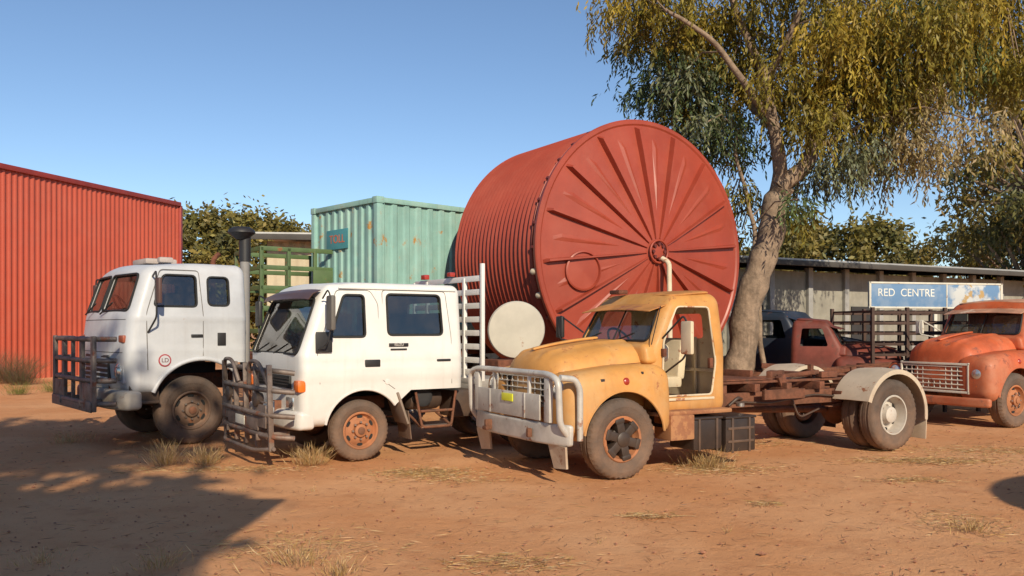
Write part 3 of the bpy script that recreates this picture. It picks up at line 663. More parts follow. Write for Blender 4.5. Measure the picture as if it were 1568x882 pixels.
    tubes('left_mirror_frame',[smoothpath([(.52,1.04,2.30),(.56,1.30,2.36),(.56,1.32,1.75),(.60,1.11,1.55)],.06),smoothpath([(.5,-1.04,2.30),(.6,-1.30,2.36),(.6,-1.32,1.75),(.60,-1.11,1.55)],.06)],.013,BLACK,p,6)
    boxes('left_mirror',[((.54,1.32,2.10),(.05,.17,.34)),((.60,-1.32,2.10),(.05,.17,.34))],mat('dark_mirror',(.10,.05,.04),.5),p,.025)
    tubes('air_intake_stack',[[(-.95,.62,1.0),(-.95,.62,2.60)]],.07,mat('galv_stack',(.25,.24,.23),.6,dust=.2,rust=.3),p,14)
    tubes('air_intake_duct',[[(-.95,.62,2.60),(-.95,.62,3.0)]],.085,BLACK,p,14)
    lathe('intake_cap',[(.001,.09),(.12,.085),(.19,.04),(.20,.0),(.16,-.03),(.08,-.10)],BLACK,p,'z',(-.90,.62,3.02),22,50)
    tubes('exhaust_pipe',[smoothpath([(-.95,-.6,1.0),(-.95,-.6,2.7),(-1.05,-.6,2.8)],.06)],.04,RUSTY,p,10)
    chassis(p,.9,-4.4,.72,.95,.42,RUSTY,7); axle(p,0,.47,.75,RUSTY,False); axle(p,-3.6,.48,.8)
    boxes('engine',[((.0,0,.85),(1.3,.6,.5))],DARKIN,p,.06)
    boxes('tray',[((-3.0,0,1.15),(3.4,2.2,.12))],RUSTY,p,.01)
    lathe('fuel_tank',[(.001,-.4),(.25,-.39),(.28,-.35),(.28,.35),(.25,.39),(.001,.4)],BLACK,p,'x',(-1.5,.75,.7),24,40)
cabover()

# ---------------------------------------------------------------- big red tank
def red_tank():
    ang=math.atan2(-.848,.53); p=empty('red_water_tank',(2.42,15.3,0),ang)
    Rt=2.33; zc=2.96; L=2.9
    RED=mat('terracotta_red_tank',(.30,.046,.022),.5,var=.10,scale=1.0,streak=.18,streakcol=(.22,.06,.04),coat=.06,fade=.35,fadecol=(.36,.085,.05))
    prof=[]; N=20
    prof.append((.001,-L)); prof.append((Rt*.98,-L))
    for i in range(N*6+1):
        t=i/(N*6); x=-L+.02+(L-.20)*t; prof.append((Rt+.028*math.cos(2*math.pi*N*t),x))
    prof+= [(Rt+.0,-.17),(Rt+.0,-.10),(Rt+.05,-.095),(Rt+.06,-.06),(Rt+.06,-.02),(Rt+.04,.0),(Rt-.02,.005),(Rt-.05,-.015),(Rt-.10,-.01)]
    for k in range(1,9):
        t=k/8; prof.append(((Rt-.10)*(1-t)+.14*t,-.01+.30*t))
    prof+=[(.14,.29),(.12,.33),(.001,.335)]
    lathe('tank_body',prof,RED,p,'x',(0,0,zc),128,35)
    V=[];F=[]; n=16
    for k in range(n):
        a=2*math.pi*k/n+R(6)
        u=Vector((0,math.cos(a),math.sin(a))); w=Vector((0,-math.sin(a),math.cos(a)))
        st=[(.24,.016,.04),(.5,.020,.07),(1.1,.026,.10),(1.8,.034,.12),(Rt-.14,.04,.12),(Rt-.07,.04,.0)]
        b=len(V)
        for (q,wd,h) in st:
            x0=-.01+.30*(1-(q-.14)/(Rt-.24)); c=Vector((x0-.01,0,zc))+u*q
            V+= [c-w*wd,c-w*wd*.45+Vector((h,0,0)),c+w*wd*.45+Vector((h,0,0)),c+w*wd]
        for i in range(len(st)-1):
            for j in range(3): q=b+i*4+j; F.append((q,q+1,q+5,q+4))
        F.append((b,b+1,b+2,b+3)); e=b+(len(st)-1)*4; F.append((e,e+1,e+2,e+3))
    mk('roof_ribs',V,F,RED,p)
    V=[];F=[]
    for k in range(n):
        a=2*math.pi*(k+.5)/n+R(6); u=Vector((0,math.cos(a),math.sin(a))); w=Vector((0,-math.sin(a),math.cos(a))); b=len(V)
        for (q,wd,h) in ((.7,.006,.0),(1.2,.04,.02),(1.9,.07,.02),(Rt-.25,.07,.0)):
            x0=-.01+.30*(1-(q-.14)/(Rt-.24)); c=Vector((x0-.002,0,zc))+u*q
            V+=[c-w*wd,c+Vector((h,0,0)),c+w*wd]
        for i in range(3):
            for j in range(2): q=b+i*3+j; F.append((q,q+1,q+4,q+3))
    mk('roof_flutes',V,F,RED,p)
    tubes('hub_ring',[[(.34,.2*math.cos(R(t)),zc+.2*math.sin(R(t))) for t in range(0,360,15)]],.022,RED,p,8,True)
    tubes('hub_lugs',[[(.30,.13*math.cos(R(t)),zc+.13*math.sin(R(t))),(.36,.13*math.cos(R(t)),zc+.13*math.sin(R(t)))] for t in range(0,360,45)],.03,mat('dark_red',(.12,.02,.015),.6),p,10)
    tubes('vent_pipe',[smoothpath([(.36,.05,zc-.12),(.50,.09,zc-.2),(.48,.13,zc-1.6)],.1)],.045,CREAM,p,10)
    hy,hz=-1.50,zc-.38
    q=math.hypot(hy,hz-zc); x0=-.01+.30*(1-(q-.14)/(Rt-.24))
    o=lathe('access_hatch',[(.34,-.03),(.34,.05),(.315,.06),(.30,.02),(.10,.028),(.001,.03)],RED,p,'x',(0,0,0),48,35)
    o.location=(x0+.005,hy,hz); nrm=Vector((1,hy/q*.143,(hz-zc)/q*.143)); o.rotation_mode='QUATERNION'; o.rotation_quaternion=Vector((1,0,0)).rotation_difference(nrm)
    LL=[]
    for k in range(36):
        a=2*math.pi*k/36; LL.append(((-.14,(Rt+.025)*math.cos(a),zc+(Rt+.025)*math.sin(a)),(.09,.06,.05),(a,0,0)))
    boxes('rim_lugs',LL,mat('dark_red_lug',(.16,.025,.018),.6),p,.01)
    for a in (190,200): lathe('outlet_fitting',[(.001,.07),(.04,.07),(.045,.05),(.055,.03),(.055,-.04)],CREAM,p,'x',(-.16,(Rt+.02)*math.cos(R(a)),zc+(Rt+.02)*math.sin(R(a))),16,40)
    boxes('cradle',[((-.5,0,.33),(.25,2.6,.6)),((-2.4,0,.33),(.25,2.6,.6)),((-1.45,-1.25,.42),(2.6,.22,.7)),((-1.45,1.25,.42),(2.6,.22,.7))],WOOD,p,.02)
red_tank()

# ---------------------------------------------------------------- shipping container on flatbed trailer
def container():
    p=empty('shipping_container',(-2.57,16.2,0),math.atan2(.686,.727))
    z0,z1=1.54,4.13; Lx,Wy=6.06,2.44
    TEAL=mat('aqua_container_paint',(.24,.43,.385),.6,var=.14,scale=1.2,rust=.46,rustcol=(.25,.13,.03),rscale=2.6,streak=.45,streakcol=(.15,.20,.16),fade=.5,fadecol=(.36,.48,.42))
    def corr(a,b,fix,ax,depth,pitch=.28):
        V=[];F=[];pts=[];n=int((b-a)/pitch)
        pr=(b-a)/n
        for i in range(n):
            s=a+i*pr; pts+=[(s,0),(s+pr*.30,0),(s+pr*.42,depth),(s+pr*.86,depth),(s+pr*.98,0)]
        pts.append((b,0))
        for t,d in pts:
            for z in (z0+.12,z1-.1): V.append((t,fix+d,z) if ax=='x' else (fix+d,t,z))
        for i in range(len(pts)-1): F.append((2*i,2*i+1,2*i+3,2*i+2))
        return V,F
    for nm,args in (('side_wall_near',(.1,Lx-.1,.03,'x',.036)),('side_wall_far',(.1,Lx-.1,Wy-.03,'x',-.036)),('end_wall_near',(.1,Wy-.1,.03,'y',.036,.24)),('door_wall',(.1,Wy-.1,Lx-.03,'y',-.02))):
        V,F=corr(*args); mk(nm,V,F,TEAL,p)
    L=[]
    for x in (.06,Lx-.06):
        for y in (.06,Wy-.06): L.append(((x,y,(z0+z1)/2),(.13,.13,z1-z0-.26)))
    for y in (.045,Wy-.045): L+=[((Lx/2,y,z1-.06),(Lx-.28,.09,.10)),((Lx/2,y,z0+.08),(Lx-.28,.09,.15))]
    for x in (.045,Lx-.045): L+=[((x,Wy/2,z1-.06),(.09,Wy-.28,.10)),((x,Wy/2,z0+.08),(.09,Wy-.28,.15))]
    boxes('frame',L,TEAL,p,.01)
    L=[]
    for x in (.07,Lx-.07):
        for y in (.07,Wy-.07):
            for z in (z0+.06,z1-.06): L.append(((x,y,z),(.178,.162,.13)))
    boxes('corner_castings',L,TEAL,p,.012)
    boxes('roof',[((Lx/2,Wy/2,z1-.04),(Lx-.2,Wy-.2,.03))],TEAL,p); boxes('floor',[((Lx/2,Wy/2,z0+.08),(Lx-.2,Wy-.2,.1))],WOOD,p)
    boxes('company_sign',[((.015,1.45,z1-.72),(.012,.80,.40))],mat('faded_teal_sign',(.06,.25,.28),.6,rust=.3),p,.003)
    text('sign_lettering','TOLL',.24,mat('faded_orange_letters',(.55,.13,.05),.6),p,(.006,1.45,z1-.72),(R(90),0,R(-90)))
    t=empty('flatbed_trailer',(-2.57,16.2,0),math.atan2(.686,.727))
    boxes('deck',[((3.0,1.22,1.47),(7.4,2.4,.12)),((3.0,.72,1.22),(7.2,.1,.36)),((3.0,1.72,1.22),(7.2,.1,.36)),((.6,.5,.6),(.12,.12,1.2)),((.6,1.9,.6),(.12,.12,1.2))],RUSTY,t,.01)
    for x in (4.4,5.6):
        for y,s_ in ((.2,-1),(2.24,1)): wheel(t,'wheel',x,y,.5,.51,.27,s_,WHRIM,'deep')
        tubes('trailer_axle',[[(x,.2,.5),(x,2.24,.5)]],.06,RUSTY,t,10)
container()

def crate():
    p=empty('green_stock_crate',(-4.9,16.6,0),R(35))
    G=mat('green_crate_paint',(.07,.12,.04),.6,var=.2,rust=.45,dust=.2)
    L=[]
    for x in (0,.55,1.1,1.65,2.2):
        for y in (0,1.6): L.append(((x,y,2.1),(.07,.07,2.2)))
    for z in (1.1,1.55,2.0,2.4,2.8,3.17):
        for y in (0.0,1.6): L.append(((1.1,y-.01,z),(2.26,.05,.09)))
        for x in (0,2.2): L.append(((x-.01,.8,z),(.05,1.6,.09)))
    boxes('crate_frame',L,G,p,.008)
    boxes('crate_panel',[((1.5,-.03,2.6),(.9,.02,.36))],G,p,.004)
    boxes('crate_deck',[((1.1,.8,.98),(2.5,1.8,.12)),((.2,.1,.46),(.14,.14,.92)),((2.1,.1,.46),(.14,.14,.92)),((.2,1.5,.46),(.14,.14,.92)),((2.1,1.5,.46),(.14,.14,.92))],RUSTY,p,.01)
crate()

# ---------------------------------------------------------------- sheds / buildings
def corrwall(name,p0,p1,z0,z1,m,par,pitch=.2,amp=.018,sub=6):
    p0=Vector(p0);p1=Vector(p1);d=p1-p0;L=d.length;d.normalize();nr=Vector((d.y,-d.x));n=int(L/pitch*sub);V=[];F=[]
    for i in range(n+1):
        t=i/n*L; o=amp*math.cos(2*math.pi*t/pitch)
        q=p0+d*t+nr*o; V+=[(q.x,q.y,z0),(q.x,q.y,z1)]
    for i in range(n): F.append((2*i,2*i+1,2*i+3,2*i+2))
    return mk(name,V,F,m,par,60)
SHR=mat('red_corrugated_steel',(.47,.085,.045),.5,var=.07,scale=.5,dust=.15,coat=.05,fade=.3,fadecol=(.46,.12,.075))
sh=empty('red_corrugated_shed',(0,0,0))
A=(-13.3,33.9);Bp=(-18.3,16.5); Cc=(-25.3,37.0); Dd=(-30.3,19.6)
corrwall('wall_front',Bp,A,0,6.5,SHR,sh,.22,.028); corrwall('wall_end',A,Cc,0,6.5,SHR,sh,.2); corrwall('wall_left',Dd,Bp,0,6.5,SHR,sh); corrwall('wall_back',Cc,Dd,0,6.5,SHR,sh,.4)
TRIM=mat('dark_red_trim',(.28,.035,.025),.5)
def beam(name,a,b,w,h,m,par):
    a=Vector(a);b=Vector(b);d=b-a; ang=math.atan2(d.y,d.x); pit=-math.atan2(d.z,math.hypot(d.x,d.y))
    return boxes(name,[((a+b)/2,(d.length,w,h),(0,pit,ang))],m,par,.01)
beam('eave_trim',(-18.3,16.5,6.55),(-13.3,33.9,6.55),.22,.16,TRIM,sh); boxes('corner_trim',[((-13.28,33.95,3.25),(.16,.16,6.5))],TRIM,sh); beam('end_trim',(-13.3,34.0,6.56),(-25.3,37,6.56),.2,.15,TRIM,sh)
mk('roof',[(-18.2,16.5,6.6),(-13.4,33.8,6.6),(-19.2,35.5,7.7),(-24.2,18.1,7.7),(-25.3,37,6.6),(-30.3,19.6,6.6)],[(0,1,2,3),(3,2,4,5),(1,4,2),(0,3,5)],SHR,sh)

CRW=mat('cream_wall_sheet',(.50,.43,.30),.7,var=.08,dust=.1)
TIN=mat('galvanised_roof',(.42,.42,.41),.5,.4,rust=.3,rscale=1.5)
DKF=mat('dark_fascia',(.06,.055,.05),.7)
s2=empty('cream_tin_shed',(0,0,0))
corrwall('wall_front',(-7.0,24.3),(2.5,25.5),0,4.1,CRW,s2,.3,.02); corrwall('wall_side',(-7.0,30),(-7.0,24.3),0,4.1,CRW,s2,.3,.02); corrwall('wall_side_2',(2.5,25.5),(2.5,31),0,4.1,CRW,s2,.3,.02)
mk('roof',[(-7.4,23.6,4.22),(2.9,24.9,4.22),(2.9,31,4.5),(-7.4,31,4.5),(-7.4,23.6,4.29),(2.9,24.9,4.29),(2.9,31,4.57),(-7.4,31,4.57)],[(0,1,2,3),(4,5,6,7),(0,1,5,4),(1,2,6,5),(2,3,7,6),(3,0,4,7)],TIN,s2)
beam('fascia',(-7.4,23.57,4.16),(2.9,24.87,4.16),.04,.16,DKF,s2)

lo=empty('long_low_shed',(0,0,0))
PW=mat('grey_fibro_wall',(.26,.25,.21),.8,var=.15,streak=.35,streakcol=(.12,.10,.08)); PO=mat('grey_post',(.3,.3,.29),.6)
P0=Vector((4.2,20.6)); P1=Vector((17.5,27.6)); dd=(P1-P0).normalized(); nn=Vector((dd.y,-dd.x))
n=11; ln=(P1-P0).length
L=[];Lp=[];Lw=[]
ang=math.atan2(dd.y,dd.x)
for i in range(n):
    c=P0+dd*ln*(i+.5)/n; L.append(((c.x,c.y,1.55),(ln/n-.16,.06,3.1),(0,0,ang)))
    if i%3==1: Lw.append(((c.x+nn.x*.04,c.y+nn.y*.04,1.1),(ln/n-.5,.05,2.2),(0,0,ang)))
for i in range(n+1):
    c=P0+dd*ln*i/n+nn*.05; Lp.append(((c.x,c.y,1.6),(.16,.16,3.2),(0,0,ang)))
boxes('wall_panels',L,PW,lo,.004); boxes('posts',Lp,PO,lo,.01); boxes('doorways',Lw,DARKIN,lo,0)
e0=P0-dd*.6+nn*1.0; e1=P1+dd*.6+nn*1.0; f0=P0-dd*.6-nn*5; f1=P1+dd*.6-nn*5
mk('roof',[(e0.x,e0.y,3.28),(e1.x,e1.y,3.28),(f1.x,f1.y,3.6),(f0.x,f0.y,3.6),(e0.x,e0.y,3.33),(e1.x,e1.y,3.33),(f1.x,f1.y,3.65),(f0.x,f0.y,3.65)],[(0,1,2,3),(4,5,6,7),(0,1,5,4),(1,2,6,5),(2,3,7,6),(3,0,4,7)],TIN,lo)
beam('gutter',(e0.x,e0.y,3.22),(e1.x,e1.y,3.22),.09,.13,DKF,lo)
mk('back_wall',[(f0.x,f0.y,0),(f1.x,f1.y,0),(f1.x,f1.y,3.55),(f0.x,f0.y,3.55)],[(0,1,2,3)],PW,lo)
for a_,b_ in ((P0,f0),(P1,f1)): mk('end_wall',[(a_.x,a_.y,0),(b_.x,b_.y,0),(b_.x,b_.y,3.5),(a_.x,a_.y,3.2)],[(0,1,2,3)],PW,lo)

sg=empty('painted_tour_sign',(9.45,18.9,0),R(14))
def signmat():
    m=bpy.data.materials.new('faded_mural'); m.use_nodes=True; nt=m.node_tree; bs=nt.nodes['Principled BSDF']
    tc=nt.nodes.new('ShaderNodeTexCoord'); v=tc.outputs['Object']
    sp=nt.nodes.new('ShaderNodeSeparateXYZ'); nt.links.new(v,sp.inputs[0])
    right=_ramp(nt,sp.outputs[0],.2,.5)
    w=_math(nt,'MULTIPLY',_ramp(nt,_noise(nt,v,2.4,6,.6),.44,.56),_math(nt,'ADD',_math(nt,'MULTIPLY',right,.75),.15))
    c=_mix(nt,w,(.12,.23,.40),(.55,.56,.54))
    c=_mix(nt,_math(nt,'MULTIPLY',_ramp(nt,_noise(nt,v,3.1,5,.6),.54,.60),right),c,(.42,.28,.12))
    nt.links.new(c,bs.inputs['Base Color']); bs.inputs['Roughness'].default_value=.7; return m
boxes('sign_panel',[((0,0,2.33),(3.4,.04,.50))],signmat(),sg,.004)
boxes('sign_frame',[((0,-.005,2.60),(3.5,.06,.04)),((0,-.005,2.06),(3.5,.06,.04)),((-1.72,-.005,2.33),(.05,.06,.58)),((1.72,-.005,2.33),(.05,.06,.58)),((.25,-.022,2.33),(.03,.02,.5)),((-1.6,.06,1.0),(.08,.08,2.0)),((1.6,.06,1.0),(.08,.08,2.0)),((0,.06,1.0),(.08,.08,2.0))],WHP,sg,.006)
text('sign_lettering','RED  CENTRE',.24,mat('white_letters',(.72,.72,.66),.7),sg,(-.80,-.024,2.38),(R(90),0,0))
rk=empty('rusty_steel_rack',(7.9,16.2,0),R(10))
L=[]
for z in (1.1,1.3,1.5,1.7,1.9):
    L+=[((0,0,z),(2.3,.05,.05)),((0,1.4,z),(2.3,.05,.05))]
    for x in [-1.1+.22*i for i in range(11)]: L.append(((x,.7,z+.03),(.03,1.4,.03)))
for x in (-1.12,-.4,.4,1.12):
    for y in (0,1.4): L.append(((x,y,1.0),(.06,.06,2.0)))
boxes('rack_frame',L,mat('dark_rust',(.07,.04,.03),.85,var=.3),rk,.004)
boxes('rack_deck',[((0,.7,.9),(2.6,1.7,.08)),((-.6,.6,1.0),(.8,.5,.1),(0,0,.3)),((.5,.5,1.02),(.5,.7,.14),(0,0,.1))],RUSTY,rk,.01)
rp_=empty('scrap_steel_pile',(5.9,15.3,0),0)
L=[]
for i in range(30):
    L.append(((random.uniform(-1.0,1.6),random.uniform(-.4,.7),.12+.033*i*random.uniform(.7,1)),(random.uniform(.6,1.8),random.uniform(.04,.12),random.uniform(.03,.1)),(random.uniform(-.15,.15),random.uniform(-.2,.2),random.uniform(-.6,.8))))
boxes('steel_lengths',L,RUSTY,rp_,.005)

# ---------------------------------------------------------------- trees
class Leaves:
    def __init__(s): s.V=[];s.F=[];s.C=[]
    def leaf(s,p,d,w,L,col):
        d=d.normalized(); side=d.cross(Vector((random.uniform(-1,1),random.uniform(-1,1),random.uniform(-1,1))))
        if side.length<1e-4: side=d.orthogonal()
        side.normalize(); b=len(s.V)
        s.V+=[p,p+d*L*.45+side*w,p+d*L,p+d*L*.45-side*w]; s.F.append((b,b+1,b+2,b+3)); s.C.append(col)
    def build(s,name,par):
        me=bpy.data.meshes.new(name); me.from_pydata([tuple(v) for v in s.V],[],s.F)
        ca=me.color_attributes.new('Col','FLOAT_COLOR','CORNER'); buf=[]
        for c in s.C: buf+= [c[0],c[1],c[2],1]*4
        ca.data.foreach_set('color',buf); me.materials.append(LEAF)
        o=bpy.data.objects.new(name,me); scene.collection.objects.link(o)
        if par:o.parent=par
        return o
def jit(c,a=.25):
    k=random.uniform(1-a,1+a); return (c[0]*k*random.uniform(.92,1.08),c[1]*k,c[2]*k*random.uniform(.8,1.2))
BARK=mat('tree_bark',(.25,.18,.125),.95,var=.35,scale=6,streak=.6,streakcol=(.09,.065,.045),bump=1.0,bscale=18)
def limb(pts,n=6,wob=.08,seed=0):
    P=[Vector(p) for p in pts]; out=[]
    for i in range(len(P)-1):
        p0=P[max(i-1,0)];p1=P[i];p2=P[i+1];p3=P[min(i+2,len(P)-1)]
        for k in range(n):
            t=k/n; q=.5*((2*p1)+(-p0+p2)*t+(2*p0-5*p1+4*p2-p3)*t*t+(-p0+3*p1-3*p2+p3)*t**3)
            q+=noise.noise_vector(q*1.3+Vector((seed,0,0)))*wob
            out.append(q)
    out.append(P[-1]); return out
def taper(path,r0,r1): n=len(path)-1; return [r0+(r1-r0)*(i/n)**.8 for i in range(n+1)]
OLV=(.24,.195,.026); YOL=(.36,.265,.032); GRN=(.13,.18,.065); GRY=(.20,.22,.12); DRY=(.36,.28,.13)
def main_tree():
    # modelled around y=15 then stood 2.4 m further back, 16 % larger
    p=empty('weeping_acacia_tree',(0,0,-.25),0,1.16)
    tr=limb([(3.85,15,-.1),(3.98,15,.7),(4.2,15,2.2),(4.5,15,3.2),(4.78,15,4.1)],6,.10)
    rt=[(.33 if i<3 else .27-.06*(i-3)/(len(tr)-4))*(1+.10*math.sin(i*2.1)) for i in range(len(tr))]
    tubes('trunk',[tr],rt,BARK,p,14)
    specs=[([(4.7,15,3.9),(4.62,14.9,5.0),(4.5,15,6.0),(4.1,15.1,7.0),(3.4,15,8.0)],.15,.04),
     ([(4.75,15,4.0),(5.2,15,4.7),(5.5,15.1,5.7),(5.8,15.3,6.8),(6.2,15.3,8.2)],.17,.04),
     ([(5.3,15,4.9),(6.1,14.7,5.8),(7.1,14.5,6.7),(8.4,14.4,7.5)],.10,.03),
     ([(4.6,14.95,5.1),(4.0,14.6,5.9),(3.3,14.4,6.5),(2.6,14.4,7.0)],.08,.03),
     ([(4.5,15,6.0),(5.0,14.4,7.2),(5.4,14,8.3)],.08,.03),
     ([(5.5,15.1,5.7),(6.3,16,6.5),(7.2,17,7.4)],.09,.03),
     ([(4.6,15,5.2),(4.2,16,6.2),(3.6,17,7.4)],.08,.03),
     ([(4.3,15,2.5),(4.25,15.1,3.4),(4.1,15.2,4.4),(4.0,15.2,5.2)],.055,.025),
     ([(5.15,15,4.6),(5.7,14.8,4.9),(6.3,14.7,5.3)],.06,.02),
     ([(4.45,15,.0),(4.42,15,1.0),(4.36,15.05,2.0),(4.5,15.1,2.9)],.055,.04)]
    nodes=[]
    for i,(pts,r0,r1) in enumerate(specs):
        q=limb(pts,6,.12,i*3); tubes('limb_%d'%i,[q],taper(q,r0,r1),BARK,p,8); nodes+=q[4:]
    Cl=[(2.1,7.5,.5,.8,YOL),(2.8,7.5,.6,.9,OLV),(3.6,7.3,.55,.8,YOL),(4.2,7.4,.5,.8,OLV),(3.2,6.9,.42,.6,YOL),(2.4,7.0,.38,.5,YOL),(5.3,6.5,.55,.9,YOL),(5.9,6.9,.55,1.1,YOL),(6.7,6.7,.6,1.1,OLV),(7.5,7.1,.6,1.1,YOL),(8.4,7.3,.6,1.1,OLV),
        (4.9,7.8,.5,.8,OLV),(5.7,5.9,.5,.9,YOL),(6.4,5.7,.5,1.0,OLV),(7.0,5.7,.45,1.1,DRY),(7.3,6.2,.45,1.0,YOL),(9.2,6.9,.6,1.2,YOL),(8.0,6.6,.5,1.0,OLV),(6.3,6.3,.5,.8,YOL),(5.3,5.9,.45,.8,OLV),(8.8,6.2,.4,.9,OLV),(4.7,6.8,.4,.7,YOL),(6.9,7.3,.5,.9,YOL),(5.6,7.4,.5,.9,OLV),
        (2.75,6.15,.45,.6,GRN),(3.2,5.8,.5,.7,GRN),(3.8,5.75,.45,.7,GRN),(3.45,5.25,.38,.5,GRY),(4.05,4.95,.38,.6,GRN),(4.45,5.9,.4,.9,OLV),(2.95,6.6,.4,.6,GRN),(4.0,6.5,.45,.7,OLV),(3.1,6.2,.4,.6,GRY),(3.9,5.3,.35,.6,GRN),(3.5,6.3,.4,.6,GRN),
        (6.0,4.75,.4,.9,GRY),(6.7,4.9,.4,1.0,DRY),(5.6,4.5,.3,.8,GRY),(4.75,3.75,.22,.5,GRN),(7.4,4.9,.35,.9,DRY),(4.1,4.1,.25,.7,OLV),(5.1,5.2,.4,.8,OLV),(4.2,3.4,.13,.5,YOL),(5.15,3.7,.25,.6,OLV),
        (3.0,8.6,.7,.9,OLV),(4.2,8.8,.7,.9,YOL),(5.4,8.4,.7,1.0,OLV),(6.5,8.3,.8,1.1,YOL),(7.8,8.4,.8,1.0,OLV),(9.0,8.2,.8,1.1,OLV),(6.0,9.6,.9,1.0,YOL),(4.7,9.7,.8,1.0,OLV),(7.3,9.3,.8,1.0,OLV)]
    lv=Leaves(); tw=[]
    for (cx,cz,rad,sl,col) in Cl:
        top=cz>8.2
        for layer in range(2):
            cy=15+random.uniform(-.9,.9) if layer==0 else 15+random.uniform(-1.8,2.0)
            if cx<4.3: cy=15+random.uniform(-.1,1.4)
            C=Vector((cx,cy,cz))
            nd=min(nodes,key=lambda q:(q-C).length); mid=(nd+C)/2+Vector((0,0,.18))
            tw.append([nd,mid,C])
            n=int(120*(rad/.45)**1.3) if layer==0 else int(75*(rad/.45))
            if top: n=int(n*.4)
            cl=col if random.random()<.75 else random.choice((OLV,YOL,GRN))
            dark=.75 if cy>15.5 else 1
            for _ in range(n):
                o=Vector((random.gauss(0,rad*.5),random.gauss(0,rad*.6),random.gauss(0,rad*.36)))
                s=C+o; out=Vector((o.x,o.y,0)); 
                if out.length>0: out.normalize()
                v=(out*random.uniform(.1,.6)+Vector((random.uniform(-.3,.3),random.uniform(-.3,.3),.2)))
                L=sl*random.uniform(.35,1.0)*(.8 if random.random()<.7 else 1.25); m=int(L/.055); q=s.copy(); sc=random.uniform(.6,1.25)
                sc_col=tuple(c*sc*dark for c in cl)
                for j in range(m):
                    v=v*.86+Vector((random.uniform(-.05,.05),random.uniform(-.05,.05),-.17)); 
                    q=q+v.normalized()*.055
                    d=v.normalized()*.6+Vector((random.uniform(-1,1),random.uniform(-1,1),random.uniform(-1.1,.3)))*.62
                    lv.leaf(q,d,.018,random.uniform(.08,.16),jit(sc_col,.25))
    lv.build('foliage',p)
    tubes('twigs',[[a,(a+b)/2,b] + [(b+c)/2,c] for a,b,c in tw],.014,BARK,p,5)
    print('leaves',len(lv.F))
main_tree()

def scrub_tree(name,x,y,h,w,cols,nclump=26,per=150,leaf=.12,tz=.35,droop=.3,build=True,store=None,trunks=None,rs=1,aspect=.22):
    lv=store or Leaves(); P=[]
    tr=limb([(x,y,-.1),(x+random.uniform(-.1,.1)*w,y,h*.3),(x+random.uniform(-.15,.15)*w,y,h*.62)],5,.1)
    P.append((tr,taper(tr,h*.028,h*.014)))
    for c in range(nclump):
        an=random.uniform(0,6.28); el=random.uniform(0,1)
        zz=h*(tz+(.96-tz)*el); ww=w*.5*math.sin(math.pi*clamp(.12+el*.80))**.7*random.uniform(.3,1)
        C=Vector((x+ww*math.cos(an),y+ww*math.sin(an),zz)); s=tr[-1] if el>.35 else tr[len(tr)//2]
        P.append(([s,(s+C)/2+Vector((0,0,-.05*h)),C],[h*.01,h*.007,h*.003]))
        rad=w*random.uniform(.10,.18)*rs; col=random.choice(cols); k=random.uniform(.6,1.2)
        for _ in range(per):
            o=Vector((random.gauss(0,rad*.5),random.gauss(0,rad*.5),random.gauss(0,rad*.36)))
            lv.leaf(C+o,Vector((random.uniform(-1,1),random.uniform(-1,1),random.uniform(-1,.6)-droop)),leaf*aspect,leaf*random.uniform(.7,1.5),jit(tuple(q*k for q in col),.25))
    if build:
        e=empty(name,(0,0,0)); lv.build('foliage',e)
        for i,(a,b) in enumerate(P): tubes('trunk' if i==0 else 'limb_%d'%i,[a],b,BARK,e,6)
    else: trunks.extend(P)
scrub_tree('gum_tree',17.2,28,10.5,6.4,[(.22,.17,.035),(.30,.22,.045),(.13,.13,.04)],64,230,.22,.30,.6)
scrub_tree('gum_tree',21,33,9,7,[(.20,.17,.035),(.14,.14,.04)],40,200,.24)
st=Leaves(); T=[]
for (x,y,h,w) in ((-18.5,48,8.3,6.5),(-16,50,8.6,7),(-13.2,50,8.0,6),(-10.5,52,8.8,6.5),(-20,46,6.5,5),(-14.5,46,7.0,5),(14,44,7,6),(17,48,7.3,6),(20,46,7.6,5.5),(23,50,6.8,6),(27,46,7,6),(11,46,6,5),(31,52,9,7),(36,50,8,7)):
    scrub_tree('',x,y,h,w,[(.24,.20,.05),(.17,.16,.05),(.28,.22,.055)],30,230,.30,.12,.0,build=False,store=st,trunks=T,rs=1.15,aspect=.3)
for i in range(70):
    x=random.uniform(-110,110); y=random.uniform(75,120)
    scrub_tree('',x,y,random.uniform(3.5,6.5),random.uniform(4,8),[(.17,.15,.05),(.13,.13,.045)],8,60,.8,.15,0,build=False,store=st,trunks=T)
dt=empty('distant_trees',(0,0,0)); st.build('foliage',dt)
for i,(a,b) in enumerate(T):
    if len(a)>4: tubes('trunk_%d'%i,[a],b,BARK,dt,5)

